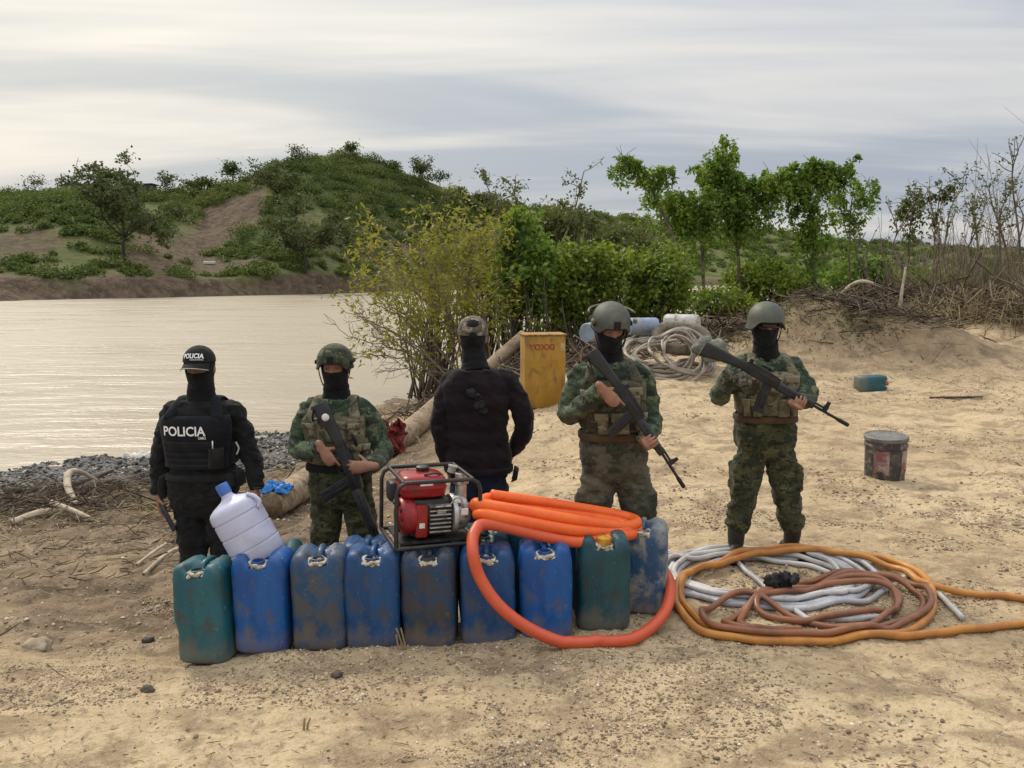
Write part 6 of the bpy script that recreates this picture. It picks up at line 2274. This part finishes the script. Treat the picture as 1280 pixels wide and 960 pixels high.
far_tree(300, 232, 4.0, 1.7, 'dark upright tree on the left shoulder of the hill', 411, 620, rad=.16, m_=M_LF_SCRUB)
far_tree(378, 206, 2.6, 3.0, 'half bare tree near the summit of the hill', 412, 260, rad=.14)
far_tree(446, 204, 3.4, .9, 'small tufted tree standing on the very summit', 413, 420, rad=.12, m_=M_LF_SCRUB)
far_tree(497, 218, 2.0, 1.0, 'small tree on the right shoulder of the summit', 414, 240, rad=.1, m_=M_LF_SCRUB)
far_tree(528, 228, 3.6, 3.2, 'dark umbrella tree on the right shoulder of the hill', 415, 900, rad=.18)
far_tree(552, 236, 2.6, 2.6, 'small umbrella tree lower on the right shoulder', 416, 360, rad=.14)
far_tree(606, 262, 3.6, 3.0, 'far umbrella tree on the falling skyline', 417, 500, rad=.16)
far_tree(840, 276, 4.0, 4.0, 'dark tree on the distant low skyline', 418, 500, rad=.2, leaf=.8)
far_tree(905, 284, 5.0, 4.5, 'distant tree behind the vine trees', 419, 500, rad=.2, leaf=.8)

# masts, sheds, fence posts and a white trough on the far bank
M_MAST = mat('grey_mast', (.25, .25, .26), rough=.6)
M_SHED = mat('shed_wall', (.30, .28, .25), (.20, .18, .16), rough=.9, scale=2)
M_ROOF = mat('dark_roof', (.06, .055, .05), (.10, .085, .07), rough=.8, scale=1)
for px, pyt, lbl in ((98, 197, 'tall thin mast on the left skyline'), (207, 216, 'thin mast further right on the skyline')):
    b_ = far_hit(px, 246)
    t_ = W(px, pyt, b_[1])
    o = empty('radio_mast', b_, lbl, 'mast', 'masts on the skyline')
    MB().tube([b_, t_], [.13, .07], 6).build('pole', M_MAST, o)
    MB().tube([t_ - [.5, 0, .8], t_ - [-.5, 0, .8]], .06, 5).build('crossbar', M_MAST, o)
for px, w_, lbl in ((121, 7.0, 'low dark roofed shed beside the left mast'), (192, 5.0, 'low shed right of the round dark tree')):
    b_ = far_hit(px, 245)
    o = empty('shed', b_, lbl, 'shed', 'sheds on the skyline')
    MB().box(b_ + [0, 0, .8], (w_ * .9, 3, 1.8)).build('wall', M_SHED, o, False)
    MB().prism([(-w_ / 2, 1.7), (w_ / 2, 1.9), (w_ / 2, 2.15), (-w_ / 2, 1.95)], -2, 2, Matrix.Translation(Vector(b_))).build('roof', M_ROOF, o, False)
    MB().box(b_ + [w_ * .25, -1.52, .7], (.8, .06, 1.4)).build('door', M_ROOF, o, False)
M_POST = mat('fence_post', (.28, .25, .21), rough=.9)
for k, (px, py) in enumerate([(238, 318), (247, 323), (257, 327), (283, 330), (8, 330), (20, 329), (33, 327), (46, 326)]):
    b_ = far_hit(px, py)
    o = MB().tube(catmull([b_ - [0, 0, .2], b_ + [.04, 0, .8], b_ + [0, 0, 1.5]], 3), [.11, .10, .10, .10, .09, .09, .08], 6).build('fence_post', M_POST)
    tag(o, ['first fence post at the upper end of the bare track on the far slope', 'second fence post down the bare track on the far slope', 'third fence post down the bare track, left of the white trough', 'fence post right of the white trough on the far slope', 'fence post nearest the left frame edge on the far slope', 'second fence post from the left frame edge on the far slope', 'third fence post from the left frame edge on the far slope', 'fourth fence post from the left frame edge on the far slope'][k], 'post', 'fence posts by the bare track' if k < 4 else 'fence posts on the far left slope')
b_ = far_hit(266, 331)
o = empty('trough', b_, 'small white trough lying by the fence posts on the far slope', 'trough')
MB().box(b_ + [0, 0, .3], (2.0, .8, .55), bevel=.1).build('tub', M_WHITE, o, True, 40)
MB().box(b_ + [0, 0, .585], (1.7, .55, .02)).build('inside', M_DARKM, o, False)

# ------------------------------------------------------------------ logs, driftwood, stones and litter
M_LOG = mat('weathered_log', (.33, .25, .165), (.22, .16, .10), (.12, .085, .055), rough=.95, scale=5, bump=.6, bscale=22, bdist=.02, stretch=(1, 1, 1))
M_LOGD = mat('dark_wet_log', (.12, .09, .068), (.07, .052, .04), rough=.9, scale=6, bump=.5, bscale=25, bdist=.015)
M_DRIFT = mat('bleached_driftwood', (.50, .42, .32), (.36, .29, .21), rough=.95, scale=9, bump=.3)
M_CUT = mat('cut_wood', (.20, .145, .09), (.12, .085, .05), rough=.95, scale=14)


def log(name, pts, rads, m_, label, cat='log', group=None, n=18, knob=.08, seed=0, ends=True):
    P_ = catmull(pts, 14)
    rr_ = np.interp(np.linspace(0, 1, len(P_)), np.linspace(0, 1, len(rads)), rads)

    def md(L, a):
        p = np.stack(np.broadcast_arrays(L * 2.5 + 0 * a, np.cos(a) * 1.3, np.sin(a) * 1.3 + seed), -1)
        return knob * fbm(p, 4, seed) + knob * .3 * np.sin(a * 7 + 3 * np.sin(L * 1.5))
    o = empty(name, P_[0], label, cat, group)
    MB().tube(P_, rr_, n, mod=md).build('trunk', m_, o)
    if ends:
        d = norm(P_[0] - P_[1])
        MB().tube([P_[0] - d * .01, P_[0] + d * .004], rr_[0] * .86, n).build('cut_end', M_CUT, o)
    return o


def gpz(px, Y, dz_):
    x = (px - 640) / F * Y
    return np.array([x, Y, gz1(x, Y) + dz_])


log('fallen_log', [gpz(330, 7.6, .13), gpz(372, 8.6, .17), gpz(420, 9.7, .16), gpz(500, 11.4, .17), gpz(548, 12.6, .2)], [.13, .16, .17, .17, .16], M_LOG, 'large weathered log lying on the slope behind the left soldier', seed=1)
log('fallen_log', [gpz(545, 13.0, .15), gpz(600, 13.6, .35), gpz(655, 14.2, .75)], [.14, .13, .10], M_LOG, 'grey log propped up left of the yellow container', seed=2)
log('driftwood_log', [gpz(82, 9.8, .10), gpz(105, 10.1, .15), gpz(135, 10.4, .14)], [.07, .09, .06], M_LOGD, 'dark wet log in the driftwood pile at the left', seed=3)
log('driftwood_branch', [gpz(120, 10.6, .10), gpz(92, 10.3, .30), gpz(74, 9.9, .30), gpz(70, 9.6, .20), gpz(80, 9.3, .05)], [.02, .03, .042, .042, .034], M_DRIFT, 'pale curved driftwood branch arching over the dark log', 'driftwood', seed=4, n=12)
log('driftwood_branch', [gpz(-10, 9.9, .06), gpz(40, 10.5, .12), gpz(95, 11.0, .14), gpz(130, 11.3, .08)], [.045, .04, .035, .02], M_LOGD, 'long dark branch lying along the grey stones', 'driftwood', seed=5, n=10)
log('driftwood_branch', [gpz(-6, 8.3, .05), gpz(30, 8.5, .10), gpz(62, 8.8, .06)], [.04, .04, .03], M_DRIFT, 'pale stick at the left edge below the driftwood pile', 'driftwood', seed=6, n=10)
log('driftwood_branch', [gpz(48, 8.8, .16), gpz(75, 8.5, .08), gpz(104, 8.3, .03)], [.03, .03, .02], M_DRIFT, 'pale straight stick sloping down to the right of the pile', 'driftwood', seed=7, n=10)
log('driftwood_branch', [gpz(160, 6.0, .03), gpz(195, 6.35, .04), gpz(228, 6.7, .05)], [.014, .017, .014], M_DRIFT, 'slim pale stick behind the policeman, the right one of two', 'driftwood', seed=8, n=8)
log('driftwood_branch', [gpz(152, 6.3, .03), gpz(175, 6.55, .04), gpz(192, 6.7, .04)], [.012, .014, .012], M_DRIFT, 'short pale stick beside the longer one behind the policeman', 'driftwood', seed=9, n=8)
log('driftwood_branch', [gpz(1168, 11.3, .02), gpz(1200, 11.25, .03), gpz(1235, 11.2, .02)], [.016, .018, .012], M_LOGD, 'thin dark stick lying on the flat sand at the right', 'driftwood', seed=10, n=8)
log('driftwood_branch', [gpz(1040, 19.5, .35), gpz(1070, 19.0, .75), gpz(1105, 18.8, .55)], [.05, .05, .03], M_DRIFT, 'pale bent branch sticking out of the brushwood', 'driftwood', seed=11, n=10)
log('driftwood_branch', [gpz(1125, 17.6, .0), gpz(1124, 17.6, .6), gpz(1127, 17.7, 1.25)], [.04, .035, .02], M_DRIFT, 'pale upright dead stem in front of the brushwood', 'driftwood', seed=12, n=10)
log('driftwood_branch', [gpz(1190, 19, .3), gpz(1215, 18.6, .5), gpz(1240, 18.3, .35)], [.09, .09, .07], M_LOGD, 'dark log half buried in the brushwood at the right', 'driftwood', seed=13, n=12)

for px, Y, h, lbl, tl in ((497, 3.92, .13, 'pale dry stalk stump in front of the deep blue jerrycan', -.28), (490, 3.90, .09, 'shorter pale stalk beside the stump in front of the deep blue jerrycan', -.1), (361, 3.18, .065, 'pair of short dry stalks sticking out of the near sand', .1)):
    b_ = gpz(px, Y, -.01)
    o = empty('dry_stalk', b_, lbl, 'stalk')
    for q in range(2 if px != 490 else 1):
        MB().tube(catmull([b_ + [q * .016, 0, 0], b_ + [q * .016 + tl * h * .4, 0, h * .5], b_ + [q * .024 + tl * h, .0, h]], 4), [.005] * 5 + [.0045] * 3 + [.003], 7).build('stem', M_STRAW, o)

# cloths
def rag(name, px, Y, dz_, sx, sy, sz, m_, label, seed, tilt=0.0):
    """crumpled sheet"""
    c = gpz(px, Y, dz_)
    n = 40
    u, v = np.meshgrid(np.linspace(-1, 1, n), np.linspace(-1, 1, n))
    p = np.stack([u * 1.6, v * 1.6, u * 0 + seed], -1)
    k = 1 + .25 * fbm(p, 2, seed + 3)
    x, y = u * sx * k + .3 * sx * fbm(p * 1.3 + 9, 3, seed), v * sy * k + .3 * sy * fbm(p * 1.3 + 4, 3, seed + 1)
    z = sz * (np.abs(fbm(p * 1.6, 4, seed + 2)) * 1.6 + .7 * (1 - np.maximum(abs(u), abs(v))))
    V = np.stack([x, y * math.cos(tilt) - z * math.sin(tilt), y * math.sin(tilt) + z * math.cos(tilt)], -1).reshape(-1, 3) + c
    ii = np.arange(n * n).reshape(n, n)
    me = idx_mesh(name, V, np.stack([ii[:-1, :-1], ii[:-1, 1:], ii[1:, 1:], ii[1:, :-1]], -1).reshape(-1, 4))
    o = link(name, me, m_)
    so = o.modifiers.new('s', 'SOLIDIFY')
    so.thickness = .006
    return tag(o, label, 'cloth')


M_BLUEPL = mat('blue_plastic_sheet', (.012, .14, .48), (.02, .22, .60), rough=.35, scale=14, bump=.4)
M_REDCL = mat('dull_red_cloth', (.20, .028, .024), (.12, .022, .02), rough=.9, scale=10, bump=.4)
rag('plastic_sheet', 338, 7.72, .27, .14, .10, .045, M_BLUEPL, 'crumpled bright blue plastic sheet by the cut end of the large log', 5)
rag('red_cloth', 488, 10.75, .28, .16, .20, .10, M_REDCL, 'dull red cloth hung on the large log', 6, 1.1)
rag('white_foam_litter', 170, 13.4, .04, .26, .10, .05, M_WHITE, 'whitish foam washed up at the end of the grey stones', 7)

# stones
def stones(n, place, lo, hi, seed, m_, name, label, sink=.35, sub=0, mesh_kind='oct'):
    r = np.random.default_rng(seed)
    xy = place(r, n)
    n = len(xy)
    z = gz(xy[:, 0], xy[:, 1])
    s = lo * (hi / lo) ** (r.random(n) ** 2.2)
    if mesh_kind == 'oct':
        bv = np.array([(1, 0, 0), (0, 1, 0), (-1, 0, 0), (0, -1, 0), (0, 0, 1), (0, 0, -1)], float)
        bf = np.array([(0, 1, 4), (1, 2, 4), (2, 3, 4), (3, 0, 4), (1, 0, 5), (2, 1, 5), (3, 2, 5), (0, 3, 5)])
    else:
        bm = bmesh.new()
        bmesh.ops.create_icosphere(bm, subdivisions=2 if mesh_kind == 'ico2' else 1, radius=1)
        bv = np.array([q.co[:] for q in bm.verts])
        bf = np.array([[q.index for q in p.verts] for p in bm.faces])
        bm.free()
    V = bv[None] * (1 + r.normal(0, .20, (n, len(bv), 1)))
    V = V * (s[:, None, None] * r.uniform([.7, .7, .45], [1.25, 1.25, .85], (n, 3))[:, None, :])
    a = r.uniform(0, math.tau, n)
    ca, sa_ = np.cos(a)[:, None], np.sin(a)[:, None]
    V = np.stack([V[..., 0] * ca - V[..., 1] * sa_, V[..., 0] * sa_ + V[..., 1] * ca, V[..., 2]], -1)
    V += np.stack([xy[:, 0], xy[:, 1], z + s * (.5 - sink)], -1)[:, None, :]
    Fq = (bf[None] + (np.arange(n) * len(bv))[:, None, None]).reshape(-1, 3)
    me = idx_mesh(name, V.reshape(-1, 3), Fq)
    return tag(link(name, me, m_, None, mesh_kind != 'oct', fix=False), label, kind='stuff')


M_GRAVEL = island_mat('gravel', [(0, (.17, .13, .09)), (.25, (.30, .23, .155)), (.6, (.42, .325, .22)), (.88, (.58, .47, .34)), (1, (.80, .72, .60))], .95)
M_SHORE = island_mat('shore_stone', [(0, (.045, .045, .045)), (.4, (.10, .10, .098)), (.75, (.18, .175, .165)), (.93, (.30, .285, .26)), (1, (.62, .58, .52))], .8)


def near_place(y0, y1, power=1.0, thr=.05, soft=.35, seed=5, xs=(-.72, .72), k=1.3):
    def fn(r, n):
        y = y0 + (y1 - y0) * r.random(n * 3) ** power
        x = r.uniform(*xs, n * 3) * (y + .6)
        p = np.stack([x * k, y * k * 1.5, x * 0], -1)
        d = fbm(p, 4, seed)
        return np.stack([x, y], -1)[r.random(n * 3) < np.clip((d - thr) / soft, .02, 1)][:n]
    return fn


stones(42000, near_place(2.7, 6.5, 1.5), .0025, .011, 71, M_GRAVEL, 'gravel', 'small brown gravel scattered over the near sand')
stones(22000, near_place(4.5, 13, 1.2, -.05), .005, .020, 72, M_GRAVEL, 'gravel', 'gravel and clods scattered over the middle ground')
stones(2200, near_place(2.8, 5.5, 1.3, .12, .3, 9), .005, .015, 73, M_GRAVEL, 'gravel', 'larger pebbles and clods in the near sand', mesh_kind='ico')
stones(2600, lambda r, n: (lambda y, x: np.stack([x, y], -1))(*(lambda y: (y, -1.0 - r.random(n) * (y * .62)))(r.uniform(4.3, 9.5, n))), .005, .020, 74, M_GRAVEL, 'gravel', 'clods and chips on the brown slope at the left', mesh_kind='ico')


def shore_place(r, n):
    x = r.uniform(-13, -3.2, n * 12)
    y = r.uniform(9.0, 17, n * 12)
    z = gz(x, y, False)
    ok = (z > -1.34) & (z < -.84 + .12 * fbm(np.stack([x, y, x * 0], -1), 2, 3))
    return np.stack([x, y], -1)[ok][:n]


stones(17000, shore_place, .012, .045, 75, M_SHORE, 'shore_stones', 'grey stones along the water edge at the left', mesh_kind='ico')
sticks(900, lambda r, n: np.stack([r.normal(-5.45, .8, n), r.normal(9.4, .55, n)], -1), .10, .7, .008, 76, .3, .14, 'driftwood_twigs', M_BRUSH, 'heap of small driftwood twigs at the left')
sticks(700, lambda r, n: np.stack([r.normal(-4.2, 1.2, n), r.normal(9.6, 1.2, n)], -1), .1, .6, .007, 77, .25, .06, 'driftwood_twigs', M_STRAW, 'pale twigs and straw on the slope at the left')
sticks(4500, lambda r, n: (lambda y: np.stack([r.uniform(-.68, .68, n) * (y + .5), y], -1))(2.8 + 10 * r.random(n) ** 1.4), .015, .075, .0022, 78, .12, .01, 'straw_bits', M_STRAW, 'bits of straw on the sand')
sticks(420, lambda r, n: np.stack([r.normal(-3.6, .9, n), r.normal(7.2, .9, n)], -1), .06, .35, .005, 79, .22, .05, 'driftwood_twigs', M_BRUSH, 'dark twigs on the brown slope')

# a few stones that stand out
M_ROCK = mat('pale_rock', (.40, .33, .24), (.28, .22, .155), rough=.95, scale=9, bump=.4)
M_ROCKD = mat('dark_rock', (.055, .045, .038), (.09, .07, .055), rough=.9, scale=9, bump=.4)
for px, Y, s, m_, lbl, sd_ in ((12, 4.25, .055, M_ROCK, 'pale stone at the left edge above the near sand', 1), (226, 4.62, .042, M_ROCKD, 'dark stone beside the teal green jerrycan', 2), (160, 4.33, .028, M_ROCKD, 'small dark clod on the sand left of the jerrycans', 3), (155, 3.60, .024, M_ROCKD, 'small dark stone in the near sand at the left', 4), (408, 3.62, .022, M_ROCKD, 'small dark stone in the near sand before the jerrycans', 5)):
    bm = bmesh.new()
    bmesh.ops.create_icosphere(bm, subdivisions=3, radius=1)
    c = gpz(px, Y, s * .3)
    for q in bm.verts:
        k = 1 + .35 * float(fbm(np.array([q.co[:]]) * 1.3 + sd_ * 7, 3, sd_)[0])
        q.co = Vector((c[0] + q.co.x * s * 1.3 * k, c[1] + q.co.y * s * k, c[2] + q.co.z * s * .75 * k))
    me = bpy.data.meshes.new('stone')
    bm.to_mesh(me)
    bm.free()
    tag(link('stone', me, m_), lbl, 'stone')
